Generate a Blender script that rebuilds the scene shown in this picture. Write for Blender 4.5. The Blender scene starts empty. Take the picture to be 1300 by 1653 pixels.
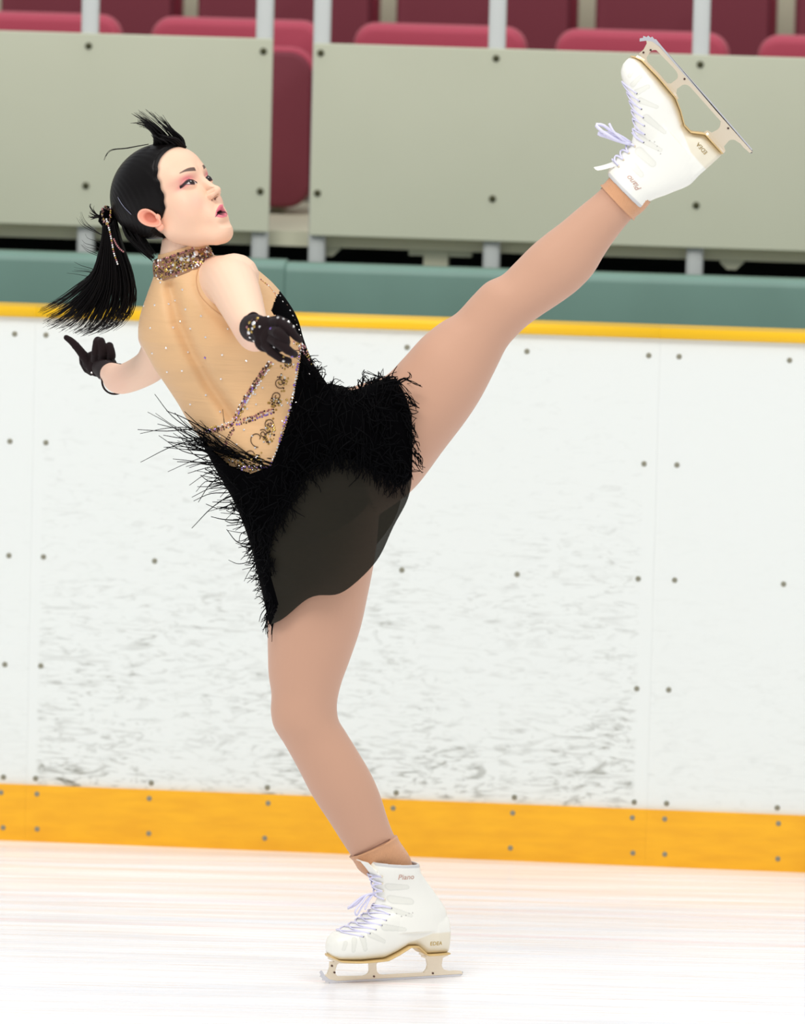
import bpy, math, random
import numpy as np
from mathutils import Vector, Matrix
from mathutils.bvhtree import BVHTree
rng = np.random.default_rng(7)
random.seed(7)
SC = bpy.context.scene
COL = SC.collection

# ------------------------------------------------------------------ camera, light, exposure
F_PX, ROLL, PITCH = 12800.0, 0.025, 0.11161
CAM = np.array([-9 * 16.24 / 12800, -16.0, 2.76])
FW = np.array([0, math.cos(PITCH), -math.sin(PITCH)])
DN = np.array([0, -math.sin(PITCH), -math.cos(PITCH)])
RT = np.array([1.0, 0, 0])
cd = bpy.data.cameras.new('camera')
cam = bpy.data.objects.new('camera', cd); COL.objects.link(cam)
cd.sensor_fit = 'HORIZONTAL'; cd.sensor_width = 24.0
cd.lens = F_PX * 24.0 / 1300
cd.clip_start = 1; cd.clip_end = 100
_n = math.hypot(1, ROLL)
axx = (RT - ROLL * DN) / _n; axx = (RT + (-ROLL) * DN) / _n     # image right
axd = (DN + ROLL * RT) / _n                                      # image down
# image right = a axis turned: a = dx + ROLL*dy, b = dy - ROLL*dx
axx = (RT * 1 + DN * (-ROLL)) / _n
axd = (RT * ROLL + DN) / _n
m = Matrix(((axx[0], -axd[0], -FW[0], CAM[0]), (axx[1], -axd[1], -FW[1], CAM[1]), (axx[2], -axd[2], -FW[2], CAM[2]), (0, 0, 0, 1)))
cam.matrix_world = m
SC.camera = cam
cd.dof.use_dof = True; cd.dof.focus_distance = 16.2; cd.dof.aperture_fstop = 3.3

SC.view_settings.view_transform = 'Standard'
SC.view_settings.look = 'None'
SC.view_settings.gamma = 1.0
SC.view_settings.use_curve_mapping = False
SC.view_settings.exposure = 0.14

w = bpy.data.worlds.new('arena_air'); SC.world = w; w.use_nodes = True
w.node_tree.nodes['Background'].inputs[0].default_value = (0.93, 0.96, 1.0, 1)
w.node_tree.nodes['Background'].inputs[1].default_value = 0.56

def area(name, loc, size, power, target, col=(1, 1, 1)):
    ld = bpy.data.lights.new(name, 'AREA'); ld.shape = 'RECTANGLE'; ld.size, ld.size_y = size
    ld.energy = power; ld.color = col
    o = bpy.data.objects.new(name, ld); COL.objects.link(o); o.location = loc
    o.rotation_euler = (Vector(target) - Vector(loc)).to_track_quat('-Z', 'Y').to_euler()
    return o
area('ceiling_lamp_bank', (-3.5, -5, 8.0), (5, 3), 370, (0, 0.5, 0.8), (1, 0.97, 0.93))
area('ceiling_lamp_bank', (4.5, -4, 8.0), (5, 3), 210, (0, 0.5, 0.8), (1, 0.98, 0.96))
area('ceiling_lamp_bank', (0, 2.2, 7.5), (6, 1.5), 85, (0, 1.6, 0.6), (1, 0.98, 0.95))

# ------------------------------------------------------------------ helpers
def P(px, py, Y=0.0):
    dx = px - 650; dy = py - 826.5
    a = (dx + ROLL * dy) / _n; b = (dy - ROLL * dx) / _n
    d = F_PX * FW + b * DN + a * RT
    return CAM + d * ((Y - CAM[1]) / d[1])

def ray(px, py):
    d = P(px, py, 0) - CAM
    return d / np.linalg.norm(d)

def proj(p):
    q = np.asarray(p) - CAM
    z = q @ FW; x = (q @ axx) / z * F_PX; y = (q @ axd) / z * F_PX
    return x + 650, y + 826.5

def nt_mat(name, base=(.8, .8, .8), rough=.5, metal=0.0, spec=.5, sheen=0, sss=0, bump=None, alpha=None, vcol=False, noise=None, coat=0):
    """bump=(scale vec, strength, dist); noise=(scale vec, amount, second colour)"""
    m = bpy.data.materials.new(name); m.use_nodes = True
    nt = m.node_tree; b = nt.nodes['Principled BSDF']
    b.inputs['Base Color'].default_value = (*base, 1); b.inputs['Roughness'].default_value = rough
    b.inputs['Metallic'].default_value = metal; b.inputs['Specular IOR Level'].default_value = spec
    b.inputs['Coat Weight'].default_value = coat
    if sheen: b.inputs['Sheen Weight'].default_value = sheen
    if sss:
        b.inputs['Subsurface Weight'].default_value = sss
        b.inputs['Subsurface Radius'].default_value = (1, .35, .2); b.inputs['Subsurface Scale'].default_value = .012
    col = None
    if vcol:
        a = nt.nodes.new('ShaderNodeAttribute'); a.attribute_name = 'paint'; col = a.outputs['Color']
        nt.links.new(col, b.inputs['Base Color'])
    if bump or noise:
        tc = nt.nodes.new('ShaderNodeTexCoord')
    def mk(scale, det=3):
        mp = nt.nodes.new('ShaderNodeMapping'); mp.inputs['Scale'].default_value = scale
        nt.links.new(tc.outputs['Object'], mp.inputs['Vector'])
        n = nt.nodes.new('ShaderNodeTexNoise'); n.inputs['Scale'].default_value = 1; n.inputs['Detail'].default_value = det
        nt.links.new(mp.outputs[0], n.inputs['Vector']); return n
    if bump:
        n = mk(bump[0]); bp = nt.nodes.new('ShaderNodeBump')
        bp.inputs['Strength'].default_value = bump[1]; bp.inputs['Distance'].default_value = bump[2]
        nt.links.new(n.outputs['Fac'], bp.inputs['Height']); nt.links.new(bp.outputs[0], b.inputs['Normal'])
    if noise:
        n = mk(noise[0]); r = nt.nodes.new('ShaderNodeValToRGB')
        r.color_ramp.elements[0].position = .35; r.color_ramp.elements[1].position = .65
        r.color_ramp.elements[0].color = (*base, 1); r.color_ramp.elements[1].color = (*noise[2], 1)
        nt.links.new(n.outputs['Fac'], r.inputs[0])
        nt.links.new(r.outputs[0], b.inputs['Base Color'])
    if alpha is not None: b.inputs['Alpha'].default_value = alpha
    return m

def new_mesh(name, V, Fc, mat=None, parent=None, smooth=True, paint=None, matidx=None, mats=None):
    me = bpy.data.meshes.new(name)
    V = np.asarray(V, float)
    if isinstance(Fc, np.ndarray):
        k = Fc.shape[1]
        me.vertices.add(len(V)); me.vertices.foreach_set('co', V.ravel())
        me.loops.add(Fc.size); me.loops.foreach_set('vertex_index', Fc.ravel().astype(np.int32))
        me.polygons.add(len(Fc)); me.polygons.foreach_set('loop_start', np.arange(0, Fc.size, k, dtype=np.int32))
        me.update(calc_edges=True)
    else:
        me.from_pydata([tuple(v) for v in V], [], Fc)
    me.validate()
    for mm in (mats or ([mat] if mat else [])): me.materials.append(mm)
    if matidx is not None: me.polygons.foreach_set('material_index', np.asarray(matidx, dtype=np.int32))
    if smooth: me.polygons.foreach_set('use_smooth', np.ones(len(me.polygons), bool))
    if paint is not None: set_paint(me, paint)
    me.update()
    o = bpy.data.objects.new(name, me); COL.objects.link(o)
    if parent is not None: o.parent = parent
    return o

def set_paint(me, cols):
    a = me.color_attributes.get('paint') or me.color_attributes.new('paint', 'FLOAT_COLOR', 'POINT')
    c = np.ones((len(me.vertices), 4), np.float32); c[:, :3] = cols
    a.data.foreach_set('color', c.ravel())

def tag(o, label=None, cat=None, group=None, kind=None):
    if label: o['label'] = label
    if cat: o['category'] = cat
    if group: o['group'] = group
    if kind: o['kind'] = kind
    return o

def empty(name, loc=(0, 0, 0), rz=0.0):
    o = bpy.data.objects.new(name, None); COL.objects.link(o); o.location = loc; o.rotation_euler = (0, 0, rz)
    o.empty_display_size = .1
    return o

def catmull(K, n, closed=False):
    """K (k,m) control rows -> n rows, centripetal-ish by even parameter"""
    K = np.asarray(K, float); k = len(K)
    if k == 2:
        t = np.linspace(0, 1, n)[:, None]; return K[0] * (1 - t) + K[1] * t
    seg = np.linalg.norm(np.diff(K[:, :3], axis=0), axis=1) + 1e-9
    s = np.concatenate([[0], np.cumsum(seg)])
    T = np.zeros_like(K)
    T[1:-1] = ((K[1:-1] - K[:-2]) / seg[:-1, None] * seg[1:, None] + (K[2:] - K[1:-1]) / seg[1:, None] * seg[:-1, None]) / (seg[:-1] + seg[1:])[:, None]
    T[0] = (K[1] - K[0]) / seg[0]; T[-1] = (K[-1] - K[-2]) / seg[-1]
    u = np.linspace(0, s[-1], n); i = np.clip(np.searchsorted(s, u, side='right') - 1, 0, k - 2)
    h = seg[i]; t = ((u - s[i]) / h)[:, None]; h = h[:, None]
    return ((2 * t**3 - 3 * t**2 + 1) * K[i] + (t**3 - 2 * t**2 + t) * h * T[i] + (-2 * t**3 + 3 * t**2) * K[i + 1] + (t**3 - t**2) * h * T[i + 1])

def grid_faces(nr, nc, closed=True, off=0):
    r = np.arange(nr - 1)[:, None]; c = np.arange(nc if closed else nc - 1)[None, :]
    c2 = (c + 1) % nc
    f = np.stack([r * nc + c, r * nc + c2, (r + 1) * nc + c2, (r + 1) * nc + c], -1).reshape(-1, 4)
    return f + off

class MB:
    def __init__(s): s.V = []; s.F = []; s.n = 0
    def add(s, V, Fc):
        V = np.asarray(V, float).reshape(-1, 3); s.V.append(V)
        s.F += [tuple(int(i) + s.n for i in f) for f in Fc]; s.n += len(V)
    def rings(s, R, cap=True, close=True):
        R = np.asarray(R); nr, nc, _ = R.shape
        f = [tuple(x) for x in grid_faces(nr, nc, close)]
        if cap: f += [tuple(range(nc - 1, -1, -1)), tuple(range((nr - 1) * nc, nr * nc))]
        s.add(R.reshape(-1, 3), f)
    def box(s, lo, hi, M=None):
        x0, y0, z0 = lo; x1, y1, z1 = hi
        V = np.array([(x0, y0, z0), (x1, y0, z0), (x1, y1, z0), (x0, y1, z0), (x0, y0, z1), (x1, y0, z1), (x1, y1, z1), (x0, y1, z1)], float)
        if M is not None: V = V @ M[:3, :3].T + M[:3, 3]
        s.add(V, [(0, 3, 2, 1), (4, 5, 6, 7), (0, 1, 5, 4), (1, 2, 6, 5), (2, 3, 7, 6), (3, 0, 4, 7)])
    def tube(s, pts, rad, n=6, cap=True):
        pts = np.asarray(pts, float); k = len(pts); rad = np.broadcast_to(rad, k)
        T = np.gradient(pts, axis=0); T /= np.linalg.norm(T, axis=1)[:, None] + 1e-12
        ref = np.array([0, 1.0, 0]) if abs(T[0][1]) < .8 else np.array([1.0, 0, 0])
        a = np.cross(T[0], ref); a /= np.linalg.norm(a); R = []
        th = np.linspace(0, 2 * np.pi, n, endpoint=False)
        for i in range(k):
            a = a - T[i] * (a @ T[i]); a /= np.linalg.norm(a) + 1e-12; b = np.cross(T[i], a)
            R.append(pts[i] + rad[i] * (np.cos(th)[:, None] * a + np.sin(th)[:, None] * b))
        s.rings(np.array(R), cap)
    def prism(s, poly, y0, y1, M=None):
        """poly in (x,z), extruded along y"""
        k = len(poly); V = [(x, y0, z) for x, z in poly] + [(x, y1, z) for x, z in poly]; V = np.array(V, float)
        if M is not None: V = V @ M[:3, :3].T + M[:3, 3]
        s.add(V, [tuple(range(k)), tuple(range(2 * k - 1, k - 1, -1))] + [((i + 1) % k, i, i + k, (i + 1) % k + k) for i in range(k)])
    def ell(s, c, r, M=None, nu=12, nv=8):
        th = np.linspace(0, 2 * np.pi, nu, endpoint=False); ph = np.linspace(.02, np.pi - .02, nv)
        R = np.stack([np.sin(ph)[:, None] * np.cos(th), np.sin(ph)[:, None] * np.sin(th), np.broadcast_to(np.cos(ph)[:, None], (nv, nu))], -1) * np.array(r)
        if M is not None: R = R @ np.asarray(M)[:3, :3].T
        s.rings(R + np.array(c))
    def build(s, name, mat, parent=None, smooth=True, mats=None):
        return new_mesh(name, np.concatenate(s.V), s.F, mat, parent, smooth, mats=mats)
    def solid(s, name, voxel, smooth_it=4, mat=None, parent=None):
        """voxel-fuse everything into one continuous skin"""
        o = new_mesh(name, np.concatenate(s.V), s.F)
        r = o.modifiers.new('r', 'REMESH'); r.mode = 'VOXEL'; r.voxel_size = voxel
        sm = o.modifiers.new('s', 'SMOOTH'); sm.iterations = smooth_it; sm.factor = .5
        dg = bpy.context.evaluated_depsgraph_get(); dg.update()
        me = bpy.data.meshes.new_from_object(o.evaluated_get(dg))
        old = o.data; o.modifiers.clear(); o.data = me; bpy.data.meshes.remove(old); me.name = name
        me.materials.clear()
        if mat: me.materials.append(mat)
        me.polygons.foreach_set('use_smooth', np.ones(len(me.polygons), bool))
        if parent is not None: o.parent = parent
        return o

def verts(o):
    a = np.empty(len(o.data.vertices) * 3, np.float64); o.data.vertices.foreach_get('co', a); return a.reshape(-1, 3)

def bvh(o):
    return BVHTree.FromPolygons([v.co.copy() for v in o.data.vertices], [tuple(p.vertices) for p in o.data.polygons])

def on(bv, px, py, lift=.001):
    h = bv.ray_cast(Vector(CAM), Vector(ray(px, py)))
    if h[0] is None: return None
    n = np.array(h[1]);
    if n @ ray(px, py) > 0: n = -n
    return np.array(h[0]) + n * lift, n

def join(objs, name):
    """join meshes (numpy-free) into the first through bmesh"""
    import bmesh
    base = objs[0]
    mats = []
    bm = bmesh.new()
    for o in objs:
        for mm in o.data.materials:
            if mm not in mats: mats.append(mm)
    for o in objs:
        nb = len(bm.faces); bm.from_mesh(o.data); bm.faces.ensure_lookup_table()
        idx = [mats.index(mm) for mm in o.data.materials]
        for f in bm.faces[nb:]:
            f.material_index = idx[f.material_index] if idx else 0
    me = bpy.data.meshes.new(name); bm.to_mesh(me); bm.free()
    for mm in mats: me.materials.append(mm)
    base.data = me; base.name = name
    for o in objs[1:]: bpy.data.objects.remove(o)
    return base

def srgb(r, g, b):
    def f(c):
        c /= 255; return c / 12.92 if c <= .04045 else ((c + .055) / 1.055) ** 2.4
    return (f(r), f(g), f(b))

def sstep(a, b, x):
    t = np.clip((x - a) / (b - a), 0, 1); return t * t * (3 - 2 * t)

def inpoly(x, y, poly):
    x = np.asarray(x); y = np.asarray(y); r = np.zeros(x.shape, bool); k = len(poly)
    for i in range(k):
        x0, y0 = poly[i]; x1, y1 = poly[(i + 1) % k]
        c = ((y0 > y) != (y1 > y)) & (x < (x1 - x0) * (y - y0) / ((y1 - y0) or 1e-9) + x0)
        r ^= c
    return r

# ------------------------------------------------------------------ the rink: everything behind the ice runs along one slanted line
S = 0.0995
BANG = -math.atan(S)
BORG = (0.0, 1.6734, 0.0)
def BM(u, v, z=0.0):
    c, s_ = math.cos(BANG), math.sin(BANG)
    return (BORG[0] + u * c - v * s_, BORG[1] + u * s_ + v * c, z)

# ice
def ice_material():
    m = bpy.data.materials.new('ice'); m.use_nodes = True; nt = m.node_tree; b = nt.nodes['Principled BSDF']
    b.inputs['Roughness'].default_value = .22; b.inputs['IOR'].default_value = 1.31
    tc = nt.nodes.new('ShaderNodeTexCoord')
    def noise(scale, det=4, rot=0):
        mp = nt.nodes.new('ShaderNodeMapping'); mp.inputs['Scale'].default_value = scale; mp.inputs['Rotation'].default_value = (0, 0, rot)
        nt.links.new(tc.outputs['Object'], mp.inputs['Vector'])
        n = nt.nodes.new('ShaderNodeTexNoise'); n.inputs['Scale'].default_value = 1; n.inputs['Detail'].default_value = det
        nt.links.new(mp.outputs[0], n.inputs['Vector']); return n.outputs['Fac']
    def ramp(f, stops):
        r = nt.nodes.new('ShaderNodeValToRGB'); e = r.color_ramp.elements
        while len(e) < len(stops): e.new(.5)
        for q, (p, c) in zip(e, stops): q.position = p; q.color = (*c, 1)
        nt.links.new(f, r.inputs[0]); return r.outputs[0]
    base = ramp(noise((.8, 12, 1), 5, -.0), [(.3, srgb(238, 240, 246)), (.55, srgb(252, 251, 253)), (.8, srgb(255, 253, 252))])
    # thin rosy lines painted under the ice
    sx = nt.nodes.new('ShaderNodeSeparateXYZ'); nt.links.new(tc.outputs['Object'], sx.inputs[0])
    last = base
    for y0, wd, st in ((.62, .022, .55), (-.02, .018, .35), (.95, .03, .3)):
        a = nt.nodes.new('ShaderNodeMath'); a.operation = 'MULTIPLY_ADD'; nt.links.new(sx.outputs['X'], a.inputs[0]); a.inputs[1].default_value = .05; nt.links.new(sx.outputs['Y'], a.inputs[2])
        c = nt.nodes.new('ShaderNodeMath'); c.operation = 'SUBTRACT'; nt.links.new(a.outputs[0], c.inputs[0]); c.inputs[1].default_value = y0
        d = nt.nodes.new('ShaderNodeMath'); d.operation = 'ABSOLUTE'; nt.links.new(c.outputs[0], d.inputs[0])
        mr = nt.nodes.new('ShaderNodeMapRange'); nt.links.new(d.outputs[0], mr.inputs['Value']); mr.inputs['From Min'].default_value = 0; mr.inputs['From Max'].default_value = wd
        mr.inputs['To Min'].default_value = st; mr.inputs['To Max'].default_value = 0
        mul = nt.nodes.new('ShaderNodeMath'); mul.operation = 'MULTIPLY'; nt.links.new(mr.outputs[0], mul.inputs[0]); nt.links.new(noise((1.3, 30, 1), 2), mul.inputs[1])
        mx = nt.nodes.new('ShaderNodeMix'); mx.data_type = 'RGBA'; nt.links.new(mul.outputs[0], mx.inputs['Factor']); nt.links.new(last, mx.inputs['A']); mx.inputs['B'].default_value = (*srgb(250, 190, 195), 1)
        last = mx.outputs['Result']
    nt.links.new(last, b.inputs['Base Color'])
    bp = nt.nodes.new('ShaderNodeBump'); bp.inputs['Strength'].default_value = .35; bp.inputs['Distance'].default_value = .004
    nt.links.new(noise((3, 60, 1), 4, .03), bp.inputs['Height']); nt.links.new(bp.outputs[0], b.inputs['Normal'])
    r = ramp(noise((1.2, 22, 1), 4), [(.35, (.08,) * 3), (.7, (.38,) * 3)]); nt.links.new(r, b.inputs['Roughness'])
    return m
mb = MB()
Vq = [BM(-9, 0.0), BM(9, 0.0), (9, -13, 0), (-9, -13, 0)]
mb.add([(*v[:2], 0) for v in Vq] + [(*v[:2], -.05) for v in Vq], [(3, 2, 1, 0), (4, 5, 6, 7), (0, 1, 5, 4), (1, 2, 6, 5), (2, 3, 7, 6), (3, 0, 4, 7)])
o = mb.build('ice_floor', ice_material(), smooth=False); tag(o, kind='structure'); o.name = 'floor'

stand = lambda name, off=0.0: empty(name, BM(-off * .099, 0), BANG)

# --- rink boards
def board_material(dirty):
    m = bpy.data.materials.new('scuffed_board' if dirty else 'clean_board'); m.use_nodes = True; nt = m.node_tree; b = nt.nodes['Principled BSDF']
    b.inputs['Roughness'].default_value = .42
    tc = nt.nodes.new('ShaderNodeTexCoord'); sx = nt.nodes.new('ShaderNodeSeparateXYZ'); nt.links.new(tc.outputs['Object'], sx.inputs[0])
    def noise(scale, det, off=0, dist=0):
        mp = nt.nodes.new('ShaderNodeMapping'); mp.inputs['Scale'].default_value = scale; mp.inputs['Location'].default_value = (off, off, off)
        nt.links.new(tc.outputs['Object'], mp.inputs['Vector'])
        n = nt.nodes.new('ShaderNodeTexNoise'); n.inputs['Scale'].default_value = 1; n.inputs['Detail'].default_value = det; n.inputs['Distortion'].default_value = dist
        nt.links.new(mp.outputs[0], n.inputs['Vector']); return n.outputs['Fac']
    def mr(v, a, bb, c, d):
        n = nt.nodes.new('ShaderNodeMapRange'); nt.links.new(v, n.inputs['Value'])
        for k, x in zip(('From Min', 'From Max', 'To Min', 'To Max'), (a, bb, c, d)): n.inputs[k].default_value = x
        return n.outputs[0]
    def mth(op, a, c):
        n = nt.nodes.new('ShaderNodeMath'); n.operation = op
        for i, x in enumerate((a, c)):
            if isinstance(x, (int, float)): n.inputs[i].default_value = x
            else: nt.links.new(x, n.inputs[i])
        return n.outputs[0]
    low = mr(sx.outputs['Z'], .95, .13, .0, 1.0)          # wear gathers where skates and sticks hit
    low2 = mth('MULTIPLY', low, low)
    sc1 = mr(noise((20, 1, 60), 7, 0, 1.2), mth('ADD', 0, 0) if False else .56, .74, 0, 1)
    sc2 = mr(noise((10, 1, 95), 6, 3.1, 1.6), .60, .72, 0, 1)
    sc3 = mr(noise((30, 1, 40), 4, 7.7, .5), .62, .75, 0, 1)
    patch = mr(noise((3, 1, 4), 3, 5.0), .35, .65, .25, 1)
    sc4 = mr(noise((9, 1, 34), 6, 11.3, 2.2), .52, .68, 0, 1)
    k = mth('ADD', mth('MULTIPLY', sc1, mth('ADD', mth('MULTIPLY', low, .75), .12)), mth('MULTIPLY', sc2, low))
    k = mth('ADD', k, mth('MULTIPLY', sc3, mth('ADD', mth('MULTIPLY', low2, .8), .02)))
    k = mth('ADD', k, mth('MULTIPLY', mth('MULTIPLY', sc4, low2), .8))
    k = mth('MULTIPLY', k, patch)
    k = mth('MULTIPLY', k, .78 if dirty else .12)
    if dirty:   # the scuffed sheet ends before the clean joint strips
        edge = mth('MULTIPLY', mr(sx.outputs['X'], -.833, -.823, 0, 1), mr(sx.outputs['X'], .530, .520, 0, 1))
        k = mth('MULTIPLY', k, edge)
    kc = nt.nodes.new('ShaderNodeClamp'); nt.links.new(k, kc.inputs[0])
    mx = nt.nodes.new('ShaderNodeMix'); mx.data_type = 'RGBA'; nt.links.new(kc.outputs[0], mx.inputs['Factor'])
    mx.inputs['A'].default_value = (*srgb(234, 238, 233), 1); mx.inputs['B'].default_value = (*srgb(112, 112, 96), 1)
    nt.links.new(mx.outputs['Result'], b.inputs['Base Color'])
    return m
M_dirty, M_clean = board_material(True), board_material(False)
M_cap = nt_mat('yellow_cap_plastic', srgb(250, 196, 14), .35)
M_kick = nt_mat('yellow_kick_plastic', srgb(252, 184, 20), .45, noise=((9, 1, 45), 0, srgb(243, 173, 17)))
M_screw = nt_mat('screw_steel', srgb(148, 146, 128), .5, .3)
def screw_at(u, z, parent, r=.0062, v=0.0):
    mb = MB(); th = np.linspace(0, 2 * np.pi, 12, endpoint=False)
    R = [np.stack([u + rr * np.cos(th), np.full(12, v - d), z + rr * np.sin(th)], -1) for rr, d in ((r, -.003), (r, .0008), (r * .75, .0022), (r * .3, .0024), (r * .25, .0008))]
    mb.rings(np.array(R)); return mb.build('screw', M_screw, parent)
def rink_board(u0, u1, cols, label, dirty, edgecols):
    t = stand('rink_board'); tag(t, label, 'rink board', 'rink boards behind the skater')
    g = .0001
    mb = MB(); mb.box((u0 + g, 0, .128), (u1 - g, .035, 1.19)); mb.build('face_sheet', M_dirty if dirty else M_clean, t, False)
    # rounded cap rail
    th = np.linspace(0, 2 * np.pi, 20, endpoint=False)
    prof = np.array([(-.012, 1.190), (-.015, 1.194), (-.015, 1.206), (-.010, 1.2125), (0, 1.2135), (.09, 1.2135), (.098, 1.209), (.1, 1.2), (.1, 1.19)])
    R = np.array([[(u, y, z) for y, z in prof] for u in (u0 + g, u1 - g)]); mb = MB(); mb.rings(R); mb.build('cap_rail', M_cap, t)
    mb = MB(); mb.prism([(0, 0)] * 0 or [(u0 + g, 0), (u1 - g, 0), (u1 - g, .128), (u0 + g, .128)], -.010, .035); mb.build('kick_plate', M_kick, t, False)
    mb = MB(); mb.box((u0 + g, .06, 0), (u1 - g, .09, 1.19)); mb.box((u0 + g, .035, 0), (u1 - g, .06, .05)); mb.build('steel_backing', nt_mat('board_frame_steel', srgb(150, 155, 155), .5), t, False)
    for u in cols:
        for z in ((1.15, .907, .648, .40, .143) if u in edgecols else (1.15, .648, .143)):
            screw_at(u + rng.normal(0, .003), z, t)
        for z in (.109, .029): screw_at(u + rng.normal(0, .004), z, t, .0058, -.010)
    return t
rink_board(-2.3, -.851, [-1.7, -1.4, -1.13, -.90], 'clean white rink board at the far left edge, yellow cap and kick plate', False, [-.90])
rink_board(-.851, .557, [-.823, -.565, -.302, -.010, .255, .526], 'long scuffed white rink board behind the skater, grey skate marks low down', True, [-.823, .526])
rink_board(.557, 2.2, [.600, .850, 1.12, 1.4, 1.7], 'clean white rink board at the right, beyond the cap joint under the raised leg', False, [.600])

# --- ground and green padded wall behind the boards
M_conc = nt_mat('grey_concrete', srgb(140, 138, 130), .8, noise=((5, 5, 5), 0, srgb(126, 124, 116)))
mb = MB(); mb.box((-6, .1, -.05), (6, 5, -.001)); o = mb.build('ground_slab', M_conc, stand('floor'), False); o.parent.name = 'floor_walkway'; tag(o.parent, kind='structure'); tag(o, kind='structure')
M_green = nt_mat('green_vinyl_pad', srgb(116, 150, 138), .45, noise=((6, 6, 3), 0, srgb(112, 145, 133)))
def pad(u0, u1, zt, label):
    t = stand('wall_pad', .9); tag(t, label, 'padded wall', 'green padding on the wall behind the boards')
    prof = [(.88, 0)] + [(.90 + .022 * -math.cos(a), zt - .022 + .022 * math.sin(a)) for a in np.linspace(0, math.pi / 2, 7)] + [(.95, zt), (.95, 0)]
    R = []
    for u, k in ((u0, .0015), (u0 + .004, .0003), (u0 + .012, 0), (u1 - .012, 0), (u1 - .004, .0003), (u1, .0015)):
        R.append([(u, y + (k if y < .94 else 0), z - k * .5 * (z > .5)) for y, z in prof])
    mb = MB(); mb.rings(np.array(R)); mb.build('vinyl_cover', M_green, t)
    return t
pad(-2.6, -.3025, 1.263, 'green vinyl wall pad left of the joint, behind the ponytail')
pad(-.302, 2.6, 1.258, 'green vinyl wall pad right of the joint, behind the raised thigh')

# --- stand front: beam, dark void, floor, riser
M_beam = nt_mat('beige_painted_steel', srgb(212, 210, 184), .6)
M_void_shade = nt_mat('painted_void_shade', (.004, .004, .004), .9)  # near-black base colour stands in for the darkness under the stand
M_post = nt_mat('pale_grey_post_paint', srgb(183, 187, 184), .4)
M_panel = nt_mat('sage_panel', srgb(200, 203, 180), .5, noise=((3, 3, 3), 0, srgb(197, 200, 177)))
t = stand('beam', 1.18); mb = MB(); mb.box((-4, 1.17, 1.276), (4, 1.23, 1.3115)); mb.box((-4, 1.23, 1.29), (4, 2.15, 1.3115)); mb.build('slab_edge', M_beam, t, False)
tag(t, 'beige steel edge beam running under the sage railing panels', 'beam')
for u, wd, z0, hexa in ((-.206, .055, 1.254, 1), (.759, .055, 1.254, 1), (.052, .058, 1.20, 0)):
    mb = MB()
    if hexa: mb.prism([(u - wd / 2, 1.276), (u - wd / 2, 1.270), (u - wd / 5, z0), (u + wd / 5, z0), (u + wd / 2, 1.270), (u + wd / 2, 1.276)], 1.175, 1.22)
    else:
        mb.box((u - wd / 2, 1.18, z0), (u + wd / 2, 1.22, 1.276)); mb.box((u - .065, 1.185, 1.262), (u + .085, 1.215, 1.276))
    mb.build('beam_bracket', M_beam, t, False)
t = stand('wall_understand'); mb = MB(); mb.box((-4, 1.9, 0), (4, 1.95, 1.29)); mb.build('void_back', M_void_shade, t, False); tag(t, kind='structure'); t.name = 'wall_back'
t = stand('floor_tier'); mb = MB(); mb.box((-4, 2.15, 1.29), (4, 3.5, 1.60)); mb.build('tier', M_conc, t, False); tag(t, kind='structure')
t = stand('wall_tier'); mb = MB(); mb.box((-4, 3.2, 1.60), (4, 3.3, 3.2)); mb.build('riser', nt_mat('riser_paint', srgb(190, 188, 164), .7), t, False); tag(t, kind='structure')

# railing
post_lab = {-.79: 'leftmost pale grey railing post, above and left of the skater\'s head', -.371: 'pale grey railing post at the left side of the gap between panels',
            -.234: 'pale grey railing post at the right side of the gap between panels', .184: 'pale grey railing post behind the right panel, left of the raised skate',
            .668: 'pale grey railing post behind the right panel, just above the raised skate'}
for u, lab in post_lab.items():
    t = stand('railing_post', 1.13); tag(t, lab, 'post', 'railing posts in front of the seats')
    mb = MB(); prof = [(u - .0205, 1.125), (u + .0205, 1.125), (u + .0205, 1.165), (u - .0205, 1.165)]
    th = np.linspace(0, 2 * np.pi, 16, endpoint=False)
    ring = [(u + .0205 * np.sign(math.cos(a)) * abs(math.cos(a)) ** .5, 1.145 + .0205 * np.sign(math.sin(a)) * abs(math.sin(a)) ** .5) for a in th]
    mb.rings(np.array([[(x, y, z) for x, y in ring] for z in (0.0, 2.15)])); mb.build('shaft', M_post, t)
    mb = MB(); mb.box((u - .04, 1.105, 0), (u + .04, 1.185, .008)); mb.build('foot_plate', M_post, t, False)
M_bolt = nt_mat('dark_bolt', srgb(70, 70, 44), .5, .4)
def panel(u0, u1, z0, z1, bolts, label):
    t = stand('railing_barrier', 1.11); tag(t, label, 'panel', 'sage railing panels')
    mb = MB(); mb.box((u0, 1.108, z0), (u1, 1.120, z1)); s = mb.build('sheet', M_panel, t, False)
    bv = s.modifiers.new('b', 'BEVEL'); bv.width = .002; bv.segments = 2
    for u in bolts:
        for z in (1.742, 1.409):
            mb = MB(); th = np.linspace(0, 2 * np.pi, 12, endpoint=False)
            R = [np.stack([u + r * np.cos(th), np.full(12, 1.108 - d), z + r * np.sin(th)], -1) for r, d in ((.0085, -.002), (.0085, .001), (.007, .004), (.003, .005))]
            mb.rings(np.array(R)); mb.build('bolt', M_bolt, t)
            mb = MB(); mb.box((u - .006, 1.1195, z - .006), (u + .006, 1.1235, z + .006)); mb.build('spacer', M_bolt, t, False)
panel(-1.75, -.349, 1.312, 1.772, [-1.2, -.79, -.371], 'sage green railing panel behind the skater\'s head, left of the seat gap')
panel(-.2515, 1.75, 1.308, 1.765, [-.234, .184, .668, 1.15], 'long sage green railing panel behind the raised skate, right of the seat gap')

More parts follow.
